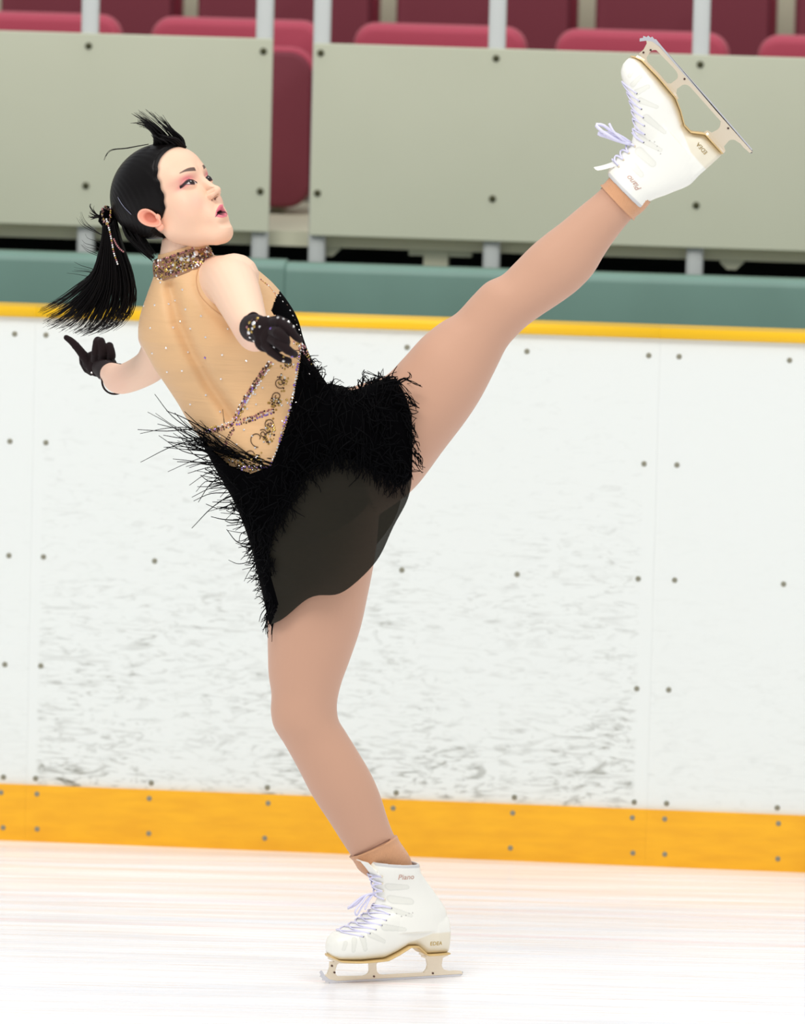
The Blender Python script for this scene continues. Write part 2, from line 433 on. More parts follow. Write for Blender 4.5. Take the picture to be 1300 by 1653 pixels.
# folding seats
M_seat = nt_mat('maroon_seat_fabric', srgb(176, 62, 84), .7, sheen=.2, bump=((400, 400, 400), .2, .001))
M_seat_shade = nt_mat('shaded_maroon_seat', srgb(116, 42, 56), .75, bump=((300, 300, 300), .2, .001))  # darker copy of the seat maroon: shade on the pad face put into colour
M_metal = nt_mat('seat_frame_paint', srgb(176, 174, 150), .5)
def rrect(w_, h_, r, n=6, z0=0):
    pts = []
    for cx, cz, a0 in ((w_ / 2 - r, h_ - r, 0), (-w_ / 2 + r, h_ - r, 90), (-w_ / 2 + r, r, 180), (w_ / 2 - r, r, 270)):
        for k in range(n + 1):
            a = math.radians(a0 + 90 * k / n); pts.append((cx + r * math.cos(a), cz + r * math.sin(a)))
    return pts
def cushion(w_, h_, th, r, z0, y0, edge=.02):
    R = []
    for k in range(13):
        a = math.pi * k / 12; ins = edge * (1 - math.sin(a)) ; y = y0 + th / 2 - math.cos(a) * th / 2
        pts = rrect(w_ - 2 * ins, h_ - 2 * ins, max(r - ins, .01)); R.append([(x, y, z + z0 + ins) for x, z in pts])
    mb = MB(); mb.rings(np.array(R)); return mb
def make_seat(wd, hb):
    t = empty('folding_seat')
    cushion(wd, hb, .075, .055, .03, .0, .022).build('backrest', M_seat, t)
    cushion(wd - .02, .385, .06, .06, .015, -.115, .012).build('seat_pad', M_seat_shade, t)
    # stitched top roll of the folded pad, its lit edge put into lighter maroon
    pts = [(x * (wd - .02) / 2, 0) for x in (-1, 1)]
    hw = (wd - .02) / 2 - .006
    arc = [(-hw, .30)] + [(-hw + .05 - .05 * math.cos(a), .345 + .05 * math.sin(a)) for a in np.linspace(0, math.pi / 2, 6)] + [(hw - .05 + .05 * math.sin(a), .345 + .05 * math.cos(a)) for a in np.linspace(0, math.pi / 2, 6)] + [(hw, .30)]
    mb = MB(); mb.tube([(x, -.085, z + .002) for x, z in arc], .013, 8); mb.build('seat_piping', M_seat, t)
    for sx_ in (-1, 1):
        mb = MB(); mb.box((sx_ * .12 - .015, -.06, 0), (sx_ * .12 + .015, .02, .06)); mb.build('bracket', M_metal, t, False)
    return t
def copy_tree(o, parent=None):
    c = o.copy(); COL.objects.link(c); c.parent = parent
    for ch in list(o.children): copy_tree(ch, c)
    return c
front = make_seat(.43, .44)
flabs = {-.955: 'maroon folded seat in the front row at the far left, behind the left panel', -.455: 'maroon folded seat in the front row seen through the gap between the panels',
         .049: 'maroon folded seat in the front row, first one right of the gap', .547: 'maroon folded seat in the front row directly behind the raised skate',
         1.045: 'maroon folded seat in the front row at the far right edge'}
for i, (u, lab) in enumerate(flabs.items()):
    s = front if i == 0 else copy_tree(front)
    s.location = BM(u - .178, 1.80, 1.312); s.rotation_euler = (0, 0, BANG); tag(s, lab, 'seat', 'folded seats in the front row')
back = make_seat(.466, .44)
blabs = {-1.10: 'shaded maroon seat in the second row at the far left edge', -.848: None, -.34: None, .17: None, .68: None, 1.19: None}
names2 = ['shaded maroon second row seat above the far left front seat', 'shaded maroon second row seat above the gap between panels', 'shaded maroon second row seat above the first front seat right of the gap',
          'shaded maroon second row seat right above the raised skate', 'shaded maroon second row seat at the top right corner']
for i, u in enumerate([-.848, -.339, .171, .680, 1.19]):
    s = back if i == 0 else copy_tree(back)
    s.location = BM(u - .259, 2.62, 1.60); s.rotation_euler = (0, 0, BANG); tag(s, names2[i], 'seat', 'seats in the second row')

# ------------------------------------------------------------------ the skater
person = empty('person', (0, 0, 0))
tag(person, 'figure skater in a black fringed dress and white skates, one leg kicked high', 'person')
K = 1 / 788.0
def mk_skin(name, c, **k): return nt_mat(name, c, .5, spec=.3, **k)
M_skin = nt_mat('painted_skin', (.8, .6, .5), .48, spec=.35, vcol=True, sss=.06)
M_tights = nt_mat('skin_tone_tights', srgb(202, 157, 131), .6, spec=.25, sheen=.25, bump=((900, 900, 900), .12, .0006))
M_nude = nt_mat('nude_mesh_fabric', srgb(222, 180, 132), .5, spec=.3, sheen=.15, bump=((60, 60, 160), .10, .003))
M_black = nt_mat('black_velvet', (.0012, .0011, .0015), .9, spec=.03)
M_fringe = nt_mat('black_fringe_cord', (.0015, .0015, .002), .7, spec=.06)
M_hair = nt_mat('black_brown_hair', (.0040, .0030, .0030), .36, spec=.14, bump=((60, 60, 500), .12, .001))
M_glove = nt_mat('sheer_black_glove', (.016, .009, .0095), .75, spec=.10, sheen=.06)
M_boot = nt_mat('white_boot_leather', (.8, .8, .78), .38, vcol=True, coat=.12)
M_gold_edge = nt_mat('tan_gold_sole_edge', srgb(222, 190, 130), .4, .2)
M_blade = nt_mat('champagne_blade', srgb(238, 224, 200), .3, .55)
M_edge = nt_mat('polished_steel_edge', srgb(222, 222, 226), .34, .8)
M_lace = nt_mat('lilac_white_lace', srgb(226, 224, 246), .7)
M_eyelet = nt_mat('dark_eyelet', srgb(50, 45, 50), .4, .6)
M_rim = nt_mat('grey_boot_lining', srgb(196, 196, 196), .7)
M_lining = nt_mat('brown_boot_inside', srgb(150, 128, 118), .9)
M_sock = nt_mat('tan_ankle_sock', srgb(214, 158, 116), .85, sheen=.4, bump=((700, 700, 60), .7, .002))
M_silver = nt_mat('gem_clear', srgb(240, 238, 235), .12, .75)
M_rose = nt_mat('gem_rose', srgb(180, 125, 128), .15, .7)
M_gold = nt_mat('gem_gold', srgb(190, 160, 90), .18, .8)
M_smoke = nt_mat('gem_smoke', srgb(95, 70, 62), .15, .8)
M_violet = nt_mat('gem_violet', srgb(150, 120, 205), .15, .7)
GEMS = [M_silver, M_rose, M_gold, M_smoke, M_violet]

def pair_rings(pairs, n, nc=48, grow=0.0, growd=None):
    """pairs: (Lx,Ly,Rx,Ry, depth half, Y centre) in picture units -> dense elliptical rings in metres"""
    rows = []
    for Lx, Ly, Rx, Ry, dep, yc in pairs:
        a, b = P(Lx, Ly, yc), P(Rx, Ry, yc)
        rows.append([*((a + b) / 2), *((b - a) / 2), dep])
    R = catmull(rows, n); th = np.linspace(0, 2 * np.pi, nc, endpoint=False)
    out = []
    for r in R:
        c, a, d = r[:3], r[3:6], r[6]; la = np.linalg.norm(a); a = a * (la + grow) / la; d += grow
        out.append(c + np.cos(th)[:, None] * a + np.sin(th)[:, None] * np.array([0, -d, 0]))   # theta=90deg faces the camera
    return np.array(out)

# -- boot geometry in boot space: x heel->toe, y sideways, z up, metres
SOLE_Z = [(0, 0), (.05, 0), (.0745, .020), (.0942, .0202), (.1209, .0062), (.1487, -.0040), (.2046, -.0053), (.258, -.001), (.27, .012)]
def lerp(tab, x): return np.interp(x, [t[0] for t in tab], [t[1] for t in tab])
def boot_mesh():
    mb = MB(); xs = np.concatenate([[-.0015], np.linspace(0, .262, 60), [.265, .2675, .269]])
    top = [(-.002, .085), (.06, .095), (.12, .105), (.15, .098), (.167, .090), (.19, .0745), (.22, .0605), (.238, .0555), (.25, .0505), (.26, .0436), (.2675, .031), (.269, .022)]
    wid = [(-.002, .018), (.004, .025), (.03, .0315), (.07, .030), (.12, .036), (.16, .0435), (.2, .0455), (.225, .043), (.245, .036), (.258, .027), (.2655, .016), (.269, .006)]
    bot = [(-.002, .002), (0, 0), (.052, 0), (.060, .006), (.0745, .019), (.0942, .0195), (.1209, .0062), (.1487, -.0040), (.2046, -.0053), (.250, -.003), (.262, .003), (.269, .014)]
    th = np.linspace(0, 2 * np.pi, 40, endpoint=False); R = []
    for x in xs:
        zt, zb, w_ = lerp(top, x), lerp(bot, x), lerp(wid, x); c, h = (zt + zb) / 2, (zt - zb) / 2
        ct, st = np.cos(th), np.sin(th); e = 2 / 2.8
        R.append(np.stack([np.full(40, x), w_ * np.sign(ct) * np.abs(ct) ** e, c + h * np.sign(st) * np.abs(st) ** e], -1))
    mb.rings(np.array(R))
    rows = [(.05, .225, -.002, .039), (.065, .205, -.003, .038), (.078, .185, -.0042, .037), (.09, .1665, -.0046, .036), (.105, .152, -.001, .0345), (.122, .1385, .0055, .0335), (.142, .1345, .0125, .034),
            (.160, .134, .020, .0375), (.177, .131, .0245, .042), (.190, .127, .0235, .045), (.1975, .122, .0228, .046)]
    rr = catmull([(z, (xf + xb) / 2, (xf - xb) / 2, w_) for z, xf, xb, w_ in rows], 50); R = []
    def ring(z, c, h, w_, slope):
        ct, st = np.cos(th), np.sin(th); e = 2 / 2.3
        x = c + h * np.sign(ct) * np.abs(ct) ** e; t = (x - .02) / .1
        # toward the toe the section narrows to the lace line
        nar = 1 - .32 * np.clip((ct + .1), 0, 1) ** 1.5
        return np.stack([x, w_ * nar * np.sign(st) * np.abs(st) ** e, z + slope * (t - .5) * .006], -1)
    for z, c, h, w_ in rr: R.append(ring(z, c, h, w_, sstep(.16, .19, z)))
    z, c, h, w_ = rr[-1]
    for k in range(1, 5): R.append(ring(z + .0025 * math.sin(k * math.pi / 4), c, h - .0013 * k, w_ - .0013 * k, 1))
    zt_ = [q_[0] for q_ in rr]
    for zz in np.linspace(z - .004, z - .06, 8):
        ci, hi_, wi = (np.interp(zz, zt_, [q_[k_] for q_ in rr]) for k_ in (1, 2, 3)); R.append(ring(zz, ci, hi_ - .0055, wi - .0055, 1))
    mb.rings(np.array(R))
    # tongue standing out of the front of the collar
    tg = []
    for t in np.linspace(0, 1, 14):
        x = .128 + .020 * t ** 1.5; z = .165 + .047 * t; hw = .022 * (1 - .2 * t); a = np.linspace(0, 2 * np.pi, 20, endpoint=False)
        tg.append(np.stack([x + .0045 * np.cos(a) - .006 * (np.sin(a)) ** 2, hw * np.sin(a), z + .002 * np.cos(a)], -1))
    mb.rings(np.array(tg))
    return mb
proto_boot = boot_mesh().solid('skate_boot', .0016, 5, M_boot)
def paint_boot(o):
    V = verts(o); x, y, z = V.T; col = np.tile(np.array(srgb(245, 244, 234)), (len(V), 1))
    def blend(mask, c, a=1.0):
        k = (np.clip(mask, 0, 1) * a)[:, None]; col[:] = col * (1 - k) + np.array(c) * k
    heel = sstep(.047 - .35 * np.clip(x - .045, 0, 1) , .044 - .35 * np.clip(x - .045, 0, 1), z - .0) * (x < .10)
    blend(heel, srgb(234, 226, 204))
    grey = srgb(222, 222, 210)
    # translucent ribs pressed into the leather
    def patch(pts, wd, a=.8):
        pts = np.array(pts); best = np.full(len(V), 9.0)
        for i in range(len(pts) - 1):
            p, q = pts[i, :2], pts[i + 1, :2]; d = q - p; t = np.clip(((x - p[0]) * d[0] + (z - p[1]) * d[1]) / (d @ d), 0, 1)
            w_ = pts[i, 2] + (pts[i + 1, 2] - pts[i, 2]) * t
            best = np.minimum(best, np.hypot(x - p[0] - t * d[0], z - p[1] - t * d[1]) / w_)
        inner = sstep(1.0, .8, best); rim = sstep(.65, .95, best) * sstep(1.2, 1.0, best)
        blend(inner, grey, a * .5); blend(rim, srgb(205, 205, 195), a * .55)
    patch([(.247, .022, .003), (.243, .036, .0035)], 1, .8)
    patch([(.228, .020, .0035), (.226, .042, .005)], 1, .9)
    patch([(.203, .022, .004), (.209, .046, .006)], 1, .9)
    patch([(.160, .036, .0035), (.192, .052, .006)], 1, .9)
    patch([(.112, .058, .004), (.158, .066, .007)], 1, .9)
    patch([(.090, .088, .004), (.135, .104, .007)], 1, .9)
    patch([(.080, .118, .007), (.115, .122, .009)], 1, .8)
    patch([(.078, .150, .005), (.112, .150, .008)], 1, .8)
    side = np.abs(y) > .01
    for px_, pz in ((.118, .092), (.110, .086), (.100, .088), (.092, .092), (.084, .093)):
        blend(sstep(.0018, .0010, np.hypot(x - px_, z - pz)), srgb(150, 145, 140), .8)
    tb = [(.05, .225, -.002, .039), (.122, .1385, .0055, .0335), (.142, .1345, .0125, .034), (.160, .134, .020, .0375), (.177, .131, .0245, .042), (.19, .127, .0235, .045), (.205, .122, .0228, .046)]
    zz = [t[0] for t in tb]; xf_, xb_, w_ = (np.interp(z, zz, [t[k] for t in tb]) for k in (1, 2, 3))
    nv = np.empty(len(V) * 3); o.data.vertices.foreach_get('normal', nv); nv = nv.reshape(-1, 3)
    inside = (z > .125) & (((x - (xf_ + xb_) / 2) * nv[:, 0] + y * nv[:, 1]) < -.001) & (np.abs(nv[:, 2]) < .8) & (z < .2)
    blend((inside & (x < .126)).astype(float), srgb(150, 128, 118))
    blend(sstep(.1915, .1935, z - .06 * (x - .07)) * (x < .122), srgb(200, 200, 200), .85)
    set_paint(o.data, col)
paint_boot(proto_boot)
BV_boot = bvh(proto_boot)
def bsurf(x, z, side, lift=.0006):
    """point on the boot flank"""
    h = BV_boot.ray_cast(Vector((x, side * .2, z)), Vector((0, -side, 0)))
    return None if h[0] is None else np.array(h[0]) + np.array((0, side * lift, 0))
def make_skate(hook_dirs, lace_pts_fn=None):
    """children of the boot, all in boot space; the boot mesh is the part"""
    b = proto_boot
    # gold edged sole
    xs = np.concatenate([np.linspace(-.001, .262, 70), [.266, .2695]]); R = []
    wid = [(-.002, .020), (.004, .0265), (.03, .033), (.07, .0315), (.12, .037), (.16, .0445), (.2, .0465), (.225, .044), (.245, .037), (.258, .028), (.2655, .017), (.2695, .006)]
    bot = [(-.002, 0), (.053, 0), (.060, .006), (.0745, .019), (.0942, .0195), (.1209, .0062), (.1487, -.0040), (.2046, -.0053), (.250, -.003), (.262, .003), (.2695, .009)]
    for x in xs:
        z, w_ = lerp(bot, x), lerp(wid, x)
        R.append([(x, w_, z - .0016), (x, w_, z + .0006), (x, -w_, z + .0006), (x, -w_, z - .0016)])
    mb = MB(); mb.rings(np.array(R)); mb.build('sole', M_gold_edge, b, True)
    # blade: frame with mounting plates, then the steel runner
    mb = MB(); th_ = .0032
    def arcp(cx, cz, rx, rz, a0, a1, n=8): return [(cx + rx * math.cos(math.radians(a)), cz + rz * math.sin(math.radians(a))) for a in np.linspace(a0, a1, n)]
    # outer outline with two windows, built as three solids sharing the bar
    bar = [(-.0385, -.0475), (.245, -.0475), (.262, -.044), (.272, -.036), (.262, -.030), (.244, -.0385), (.2, -.0405), (.172, -.0405), (.146, -.0405), (.10, -.0405), (.047, -.0405), (.0, -.0405), (-.020, -.0400), (-.036, -.0420)]
    mb.prism(bar[::-1], -th_, th_)
    rear = [(.050, -.041)] + arcp(.052, -.024, .010, .015, 250, 180, 6) + [(.045, -.012), (.055, -.008), (.055, -.003), (-.001, -.003), (-.001, -.008), (.008, -.012)] + arcp(-.003, -.026, .013, .012, 0, -70, 6) + [(-.012, -.041)]
    mb.prism(rear[::-1], -th_ * .97, th_ * .97)
    mid = [(.186, -.041)] + arcp(.186, -.030, .013, .010, 270, 180, 6) + [(.174, -.016), (.182, -.008), (.150, -.008), (.158, -.018)] + arcp(.144, -.028, .013, .012, 0, -80, 6) + [(.138, -.041)]
    mb.prism(mid[::-1], -th_ * .95, th_ * .95)
    tip = [(.268, -.036), (.262, -.020), (.262, -.008), (.235, -.008), (.246, -.014)] + arcp(.238, -.028, .012, .012, 20, -75, 7) + [(.232, -.041)]
    mb.prism(tip[::-1], -th_ * .93, th_ * .93)
    mb.build('blade_frame', M_blade, b, False)
    mb = MB()
    for x0, x1, w0, w1 in ((-.001, .056, .019, .022), (.142, .262, .026, .019)):
        R = []
        for t in np.linspace(0, 1, 16):
            x = x0 + (x1 - x0) * t; z = lerp(bot, x) - .0016; w_ = (w0 + (w1 - w0) * t) * (1 - .5 * (2 * abs(t - .5)) ** 6)
            R.append([(x, w_, z - .0045), (x, w_, z), (x, -w_, z), (x, -w_, z - .0045)])
        q = MB(); q.rings(np.array(R)); q.build('mounting_plate', M_blade, b, False)
    run = [(-.040, -.0445), (-.0385, -.0405 - .002), (-.0385, -.0480), (.245, -.0480), (.262, -.0440), (.272, -.0360), (.2795, -.0250), (.284, -.029), (.2805, -.0345), (.283, -.038), (.2765, -.041), (.277, -.0455), (.2705, -.0465), (.270, -.0505), (.2635, -.0500), (.261, -.0525), (.252, -.0522), (.235, -.0518), (.1, -.0525), (-.034, -.0508)]
    mb = MB(); mb.prism(run[::-1], -.0021, .0021); mb.build('blade_runner', M_edge, b, False)
    for x, z in ((.252, -.030), (.163, -.0425), (.030, -.0425), (.258, -.016)):
        mb = MB(); R = []
        a = np.linspace(0, 2 * np.pi, 10, endpoint=False)
        for rr_, yy in ((.0022, .0045), (.0022, -.0045)): R.append(np.stack([x + rr_ * np.cos(a), np.full(10, yy), z + rr_ * np.sin(a)], -1))
        mb.rings(np.array(R)); mb.build('blade_rivet', M_smoke, b, False)
    # eyelets, hooks and laces
    eye = [(.2074, .0480), (.1924, .0545), (.1777, .0620), (.1623, .0705), (.1482, .0799), (.1345, .0908), (.1234, .1034)]
    pts = {}
    for s in (-1, 1):
        for i, (x, z) in enumerate(eye):
            p = bsurf(x, z, s)
            if p is None: continue
            pts[(s, i)] = p; a = np.linspace(0, 2 * np.pi, 8, endpoint=False)
            mb = MB(); mb.rings(np.array([np.stack([p[0] + r_ * np.cos(a), np.full(8, p[1] + s * d), p[2] + r_ * np.sin(a)], -1) for r_, d in ((.0015, -.001), (.0015, .0004), (.0006, .0005))])); mb.build('eyelet', M_eyelet, b)
    mb = MB()
    def front(z, y=0):
        h = BV_boot.ray_cast(Vector((.35, y, z)), Vector((-1, 0, 0))); return np.array(h[0]) + np.array([.0022, 0, .001])
    prev = None
    for i in range(7):
        for s in (-1, 1):
            if (s, i) not in pts: continue
            p = pts[(s, i)]; up = pts.get((-s, min(i + 1, 6)), p)
            za, zb_ = p[2], up[2]
            line = [p]
            for t in np.linspace(.15, .85, 5):
                yy = p[1] * (1 - t) + up[1] * t; zz = za * (1 - t) + zb_ * t
                q = front(zz + .004, yy * .9); line.append(q)
            line.append(up); mb.tube(catmull(line, 14), .0017, 6)
    # upper hooks
    hooks = [(.1345, .122), (.132, .140), (.1295, .157), (.126, .173)]
    hp = {}
    for s in (-1, 1):
        for i, (x, z) in enumerate(hooks):
            p = bsurf(x - .006, z, s)
            if p is None: continue
            hp[(s, i)] = p; q = MB(); q.ell(p + np.array([.001, s * .0015, 0]), (.0026, .0022, .002)); q.build('hook', M_blade, b)
    for i in range(4):
        for s in (-1, 1):
            p = hp[(s, i)]; up = hp[(-s, min(i + 1, 3))] ; line = [p + np.array([.002, s * .003, 0])]
            for t in np.linspace(.2, .8, 4):
                yy = p[1] * (1 - t) + up[1] * t; zz = p[2] * (1 - t) + up[2] * t
                line.append(front(zz, yy * .9) + np.array([.003, 0, 0]))
            line.append(up + np.array([.002, -s * .003, 0])); mb.tube(catmull(line, 12), .0019, 6)
    mb.build('lace', M_lace, b)
def text_on(b, txt, x, z, size, mat, s, name, shear=0, ang=0):
    c = bpy.data.curves.new(name, 'FONT'); c.body = txt; c.size = size; c.shear = shear; c.extrude = .0001; c.align_x = 'CENTER'; c.align_y = 'CENTER'
    o = bpy.data.objects.new(name, c); COL.objects.link(o)
    dg = bpy.context.evaluated_depsgraph_get(); dg.update(); me = bpy.data.meshes.new_from_object(o.evaluated_get(dg)); bpy.data.objects.remove(o)
    # side s (+1 = +y flank): text runs so it reads from outside
    ca, sa = math.cos(ang), math.sin(ang)
    for v in me.vertices:
        X, Y_ = v.co.x * ca - v.co.y * sa, v.co.x * sa + v.co.y * ca
        xx, zz = x - s * X, z + Y_
        q = bsurf(xx, zz, s, .0006)
        v.co = Vector((xx, q[1] + s * v.co.z if q is not None else 0, zz))
    me.materials.append(mat); o = bpy.data.objects.new(name, me); COL.objects.link(o); o.parent = b
    return o
make_skate(None)
for s in (-1, 1):
    text_on(proto_boot, 'EDEA', .0365, .0235, .0115, M_gold, s, 'heel_lettering')
    text_on(proto_boot, 'Piano', .075, .172, .0165, nt_mat('rose_gold_script', srgb(205, 165, 150), .4, .2), s, 'side_lettering', .4)
def lace_bow(b, loops):
    mb = MB()
    for pts, rad in loops: mb.tube(catmull(pts, 24), rad, 7)
    return mb.build('lace_bow', M_lace, b)
boot_low = proto_boot; boot_low.name = 'skate_boot'
boot_high = copy_tree(boot_low)
for o_ in [boot_low] + list(boot_low.children):          # the standing ankle is bent: this shaft leans toward the toe
    o_.data = o_.data.copy(); V_ = verts(o_); dz_ = np.clip(V_[:, 2] - .050, 0, 1); V_[:, 0] += .40 * dz_ ** 2 / (dz_ + .03); V_[:, 2] -= .05 * dz_ + .62 * np.clip(V_[:, 2] - .2035, 0, 1)
    o_.data.vertices.foreach_set('co', V_.ravel()); o_.data.update()
def frame(o, origin, X, Z):
    X = np.array(X, float); X /= np.linalg.norm(X); Z = np.array(Z, float); Z = Z - X * (X @ Z); Z /= np.linalg.norm(Z); Y = np.cross(Z, X)
    M = Matrix(((X[0], Y[0], Z[0], origin[0]), (X[1], Y[1], Z[1], origin[1]), (X[2], Y[2], Z[2], origin[2]), (0, 0, 0, 1)))
    o.parent = person; o.matrix_local = M; return M
psi = math.radians(25)
dlow = np.array([-math.cos(psi), -math.sin(psi), 0.0])
heel = P(720, 1541, .075)
heel[2] = .0525
M_low = frame(boot_low, heel, dlow, (0.0, 0, 1))
YH = -.02
h0 = P(940 + 980 / 4.333, 50 + 855 / 4.333, YH); t0 = P(940 + 395 / 4.333, 50 + 195 / 4.333, YH); z0_ = P(940 + 980 / 4.333 - 74.8, 50 + 855 / 4.333 + 66.3, YH)
M_high = frame(boot_high, h0, t0 - h0, z0_ - h0)
lace_bow(boot_low, [([(.165, 0, .128), (.180, .004, .128), (.200, .012, .112), (.216, .018, .094), (.212, .015, .088), (.196, .008, .104), (.178, .002, .120), (.165, 0, .128)], .0019),
                    ([(.166, 0, .127), (.182, -.006, .124), (.204, -.006, .106), (.222, -.004, .100), (.214, 0, .108), (.190, 0, .124), (.167, 0, .129)], .0024),
                    ([(.167, 0, .128), (.175, .003, .120), (.185, .008, .108), (.190, .010, .098)], .0018)])
lace_bow(boot_high, [([(.137, -.01, .125), (.150, -.014, .134), (.178, -.018, .146), (.202, -.018, .152), (.213, -.014, .152), (.206, -.010, .144), (.180, -.010, .137), (.155, -.006, .128), (.138, -.004, .124)], .0036),
                     ([(.138, -.010, .127), (.155, -.006, .138), (.176, -.002, .150), (.196, 0, .160), (.192, .003, .152), (.170, .002, .140), (.142, -.004, .127)], .0034),
                     ([(.138, -.008, .127), (.160, -.020, .132), (.180, -.022, .134), (.198, -.020, .130)], .0026)])


# ---- body: trunk, legs and arms fused into one skin; the head joins it inside the collar
TORSO = [  # left x,y  right x,y  half depth m, centre depth
    (262, 385, 338, 362, .050, .0), (258, 410, 336, 384, .050, 0), (252, 440, 338, 410, .056, .0), (240, 474, 388, 422, .085, .01), (228, 512, 432, 452, .115, .02), (227, 545, 464, 490, .125, .02),
    (239, 570, 479, 517, .122, .01), (252, 594, 487, 545, .112, .0), (271, 622, 497, 572, .102, -.0), (290, 651, 508, 594, .096, 0), (305, 677, 520, 612, .096, 0), (322, 701, 536, 632, .104, 0),
    (346, 738, 560, 652, .122, 0), (374, 784, 588, 690, .128, 0), (398, 840, 606, 742, .122, 0), (418, 895, 606, 812, .11, 0), (440, 920, 590, 860, .07, 0)]
LEG_LOW = [(418, 850, 612, 800, .105, 0), (428, 915, 606, 880, .098, 0), (434, 1000, 591, 965, .092, 0), (434.5, 1050, 579, 1018, .082, 0), (436, 1090, 562, 1068, .072, 0), (440.5, 1122, 548, 1107, .064, 0), (439.5, 1148, 542, 1138, .060, 0),
    (444, 1172, 544.5, 1162, .058, .002), (460, 1198, 555, 1180, .055, .006), (482, 1237, 576, 1214, .056, .013), (506, 1283, 597, 1250, .056, .021), (536, 1329, 614, 1290, .048, .028), (553, 1356, 624, 1322, .042, .033), (569, 1380, 635, 1350, .036, .036), (584, 1400, 655, 1380, .034, .040), (608, 1424, 668, 1414, .030, .044)]
LEG_HIGH = [(535, 640, 610, 830, .115, 0), (585, 622, 668, 786, .105, 0), (625, 608, 717, 722, .096, 0), (653, 580, 752, 676, .088, 0), (685, 545, 777, 637, .080, 0), (714, 522, 799, 594, .068, 0), (740, 506, 816, 560, .061, -.002),
    (764, 480, 830, 543, .058, -.005), (788, 457, 851, 523, .057, -.008), (812, 446, 873, 507, .055, -.01), (831, 428, 902, 488, .056, -.01), (862, 397, 936, 462, .057, -.012), (885, 378, 957, 439, .053, -.014), (905, 363, 973, 412, .048, -.016),
    (936, 337, 995, 380, .041, -.018), (973, 306, 1019, 351, .034, -.02), (990, 288, 1036, 334, .033, -.02), (1014, 262, 1062, 312, .035, -.02)]
def add_pairs(mb, pairs, n, grow=0.0): mb.rings(pair_rings(pairs, n, 56, grow))
def limb(mb, pts, n=30, nc=20):
    """pts: px,py,Y,radius m"""
    rows = catmull([(*P(a, b, c), r) for a, b, c, r in pts], n); mb.tube(rows[:, :3], rows[:, 3], nc)
ARM_NEAR = [(352, 452, -.03, .050), (372, 456, -.10, .052), (386, 482, -.17, .047), (398, 512, -.24, .040), (408, 534, -.30, .036), (413, 539, -.345, .036), (415, 535, -.40, .034), (419, 530, -.46, .027), (425, 530, -.51, .023), (432, 534, -.54, .02)]
ARM_FAR = [(275, 520, .07, .05), (262, 560, .12, .042), (245, 588, .17, .036), (222, 603, .22, .033), (198, 612, .275, .031), (190, 611, .32, .0305), (184, 606, .38, .026), (176, 601, .43, .022), (168, 594, .46, .019)]
mb = MB()
add_pairs(mb, TORSO, 90); add_pairs(mb, LEG_LOW, 90); add_pairs(mb, LEG_HIGH, 90)
limb(mb, ARM_NEAR, 40); limb(mb, ARM_FAR, 40)
mb.ell(P(378, 446, -.085), (.052, .05, .047)); mb.ell(P(352, 448, -.03), (.06, .06, .04)); mb.ell(P(258, 540, .10), (.046, .05, .05))
body = mb.solid('body', .0034, 8, M_skin)

def groove(V, line, wid, depth, face=-1, shift_dir=(0, 1, 0)):
    """press a soft furrow (or raise a ridge, depth<0) on the side that faces -Y"""
    pr = project_all(V); best = np.full(len(V), 1e9)
    for i in range(len(line) - 1):
        p, q = np.array(line[i]), np.array(line[i + 1]); d = q - p; t = np.clip(((pr - p) @ d) / (d @ d), 0, 1); best = np.minimum(best, np.linalg.norm(pr - p - t[:, None] * d, axis=1))
    k = np.exp(-(best / wid) ** 2) * (V[:, 1] < 0.06)
    V[:, 1] += depth * k
def project_all(V):
    q = V - CAM; z = q @ FW; return np.stack([(q @ axx) / z * F_PX + 650, (q @ axd) / z * F_PX + 826.5], -1)
def shape_back(V):
    groove(V, [(275, 465), (288, 520), (310, 570), (337, 620), (374, 674)], 11, .022)
    groove(V, [(252, 500), (262, 545)], 26, -.008); groove(V, [(330, 500), (352, 548)], 26, -.009)
    groove(V, [(322, 430), (318, 462), (336, 498), (372, 530)], 7, .004)
    return V
V = verts(body); mask = (project_all(V)[:, 0] < 470) & (project_all(V)[:, 1] < 720)
V = shape_back(V); body.data.vertices.foreach_set('co', V.ravel())

# ---- head, sculpted as a field in its own space: x to her right, y forward, z up; eyes at z = 0
a5 = math.radians(5.0); pit = math.radians(33); yw = math.radians(35)
HF = np.array([math.cos(pit) * math.cos(yw), -math.cos(pit) * math.sin(yw), math.sin(pit)])
HU = np.array([-math.sin(pit) * math.cos(yw), math.sin(pit) * math.sin(yw), math.cos(pit)])
HR = np.cross(HF, HU)
HR, HU = HR * math.cos(a5) - HU * math.sin(a5), HU * math.cos(a5) + HR * math.sin(a5)
HO = P(275.5, 327, .0)
def to_world(L): return HO + L[..., 0:1] * HR + 1.045 * L[..., 1:2] * HF + L[..., 2:3] * HU
def ell(p, c, r):
    q = p - np.array(c); k0 = np.linalg.norm(q / r, axis=-1); k1 = np.linalg.norm(q / (np.array(r) ** 2), axis=-1); return k0 * (k0 - 1) / (k1 + 1e-9)
def cap(p, a, b, ra, rb=None):
    rb = ra if rb is None else rb; a, b = np.array(a), np.array(b); d = b - a; t = np.clip(((p - a) @ d) / (d @ d), 0, 1); return np.linalg.norm(p - a - t[..., None] * d, axis=-1) - (ra + (rb - ra) * t)
def su(a, b, k): h = np.clip(.5 + .5 * (b - a) / k, 0, 1); return b * (1 - h) + a * h - k * h * (1 - h)
def ss(a, b, k): return -su(-a, b, k)     # a minus b
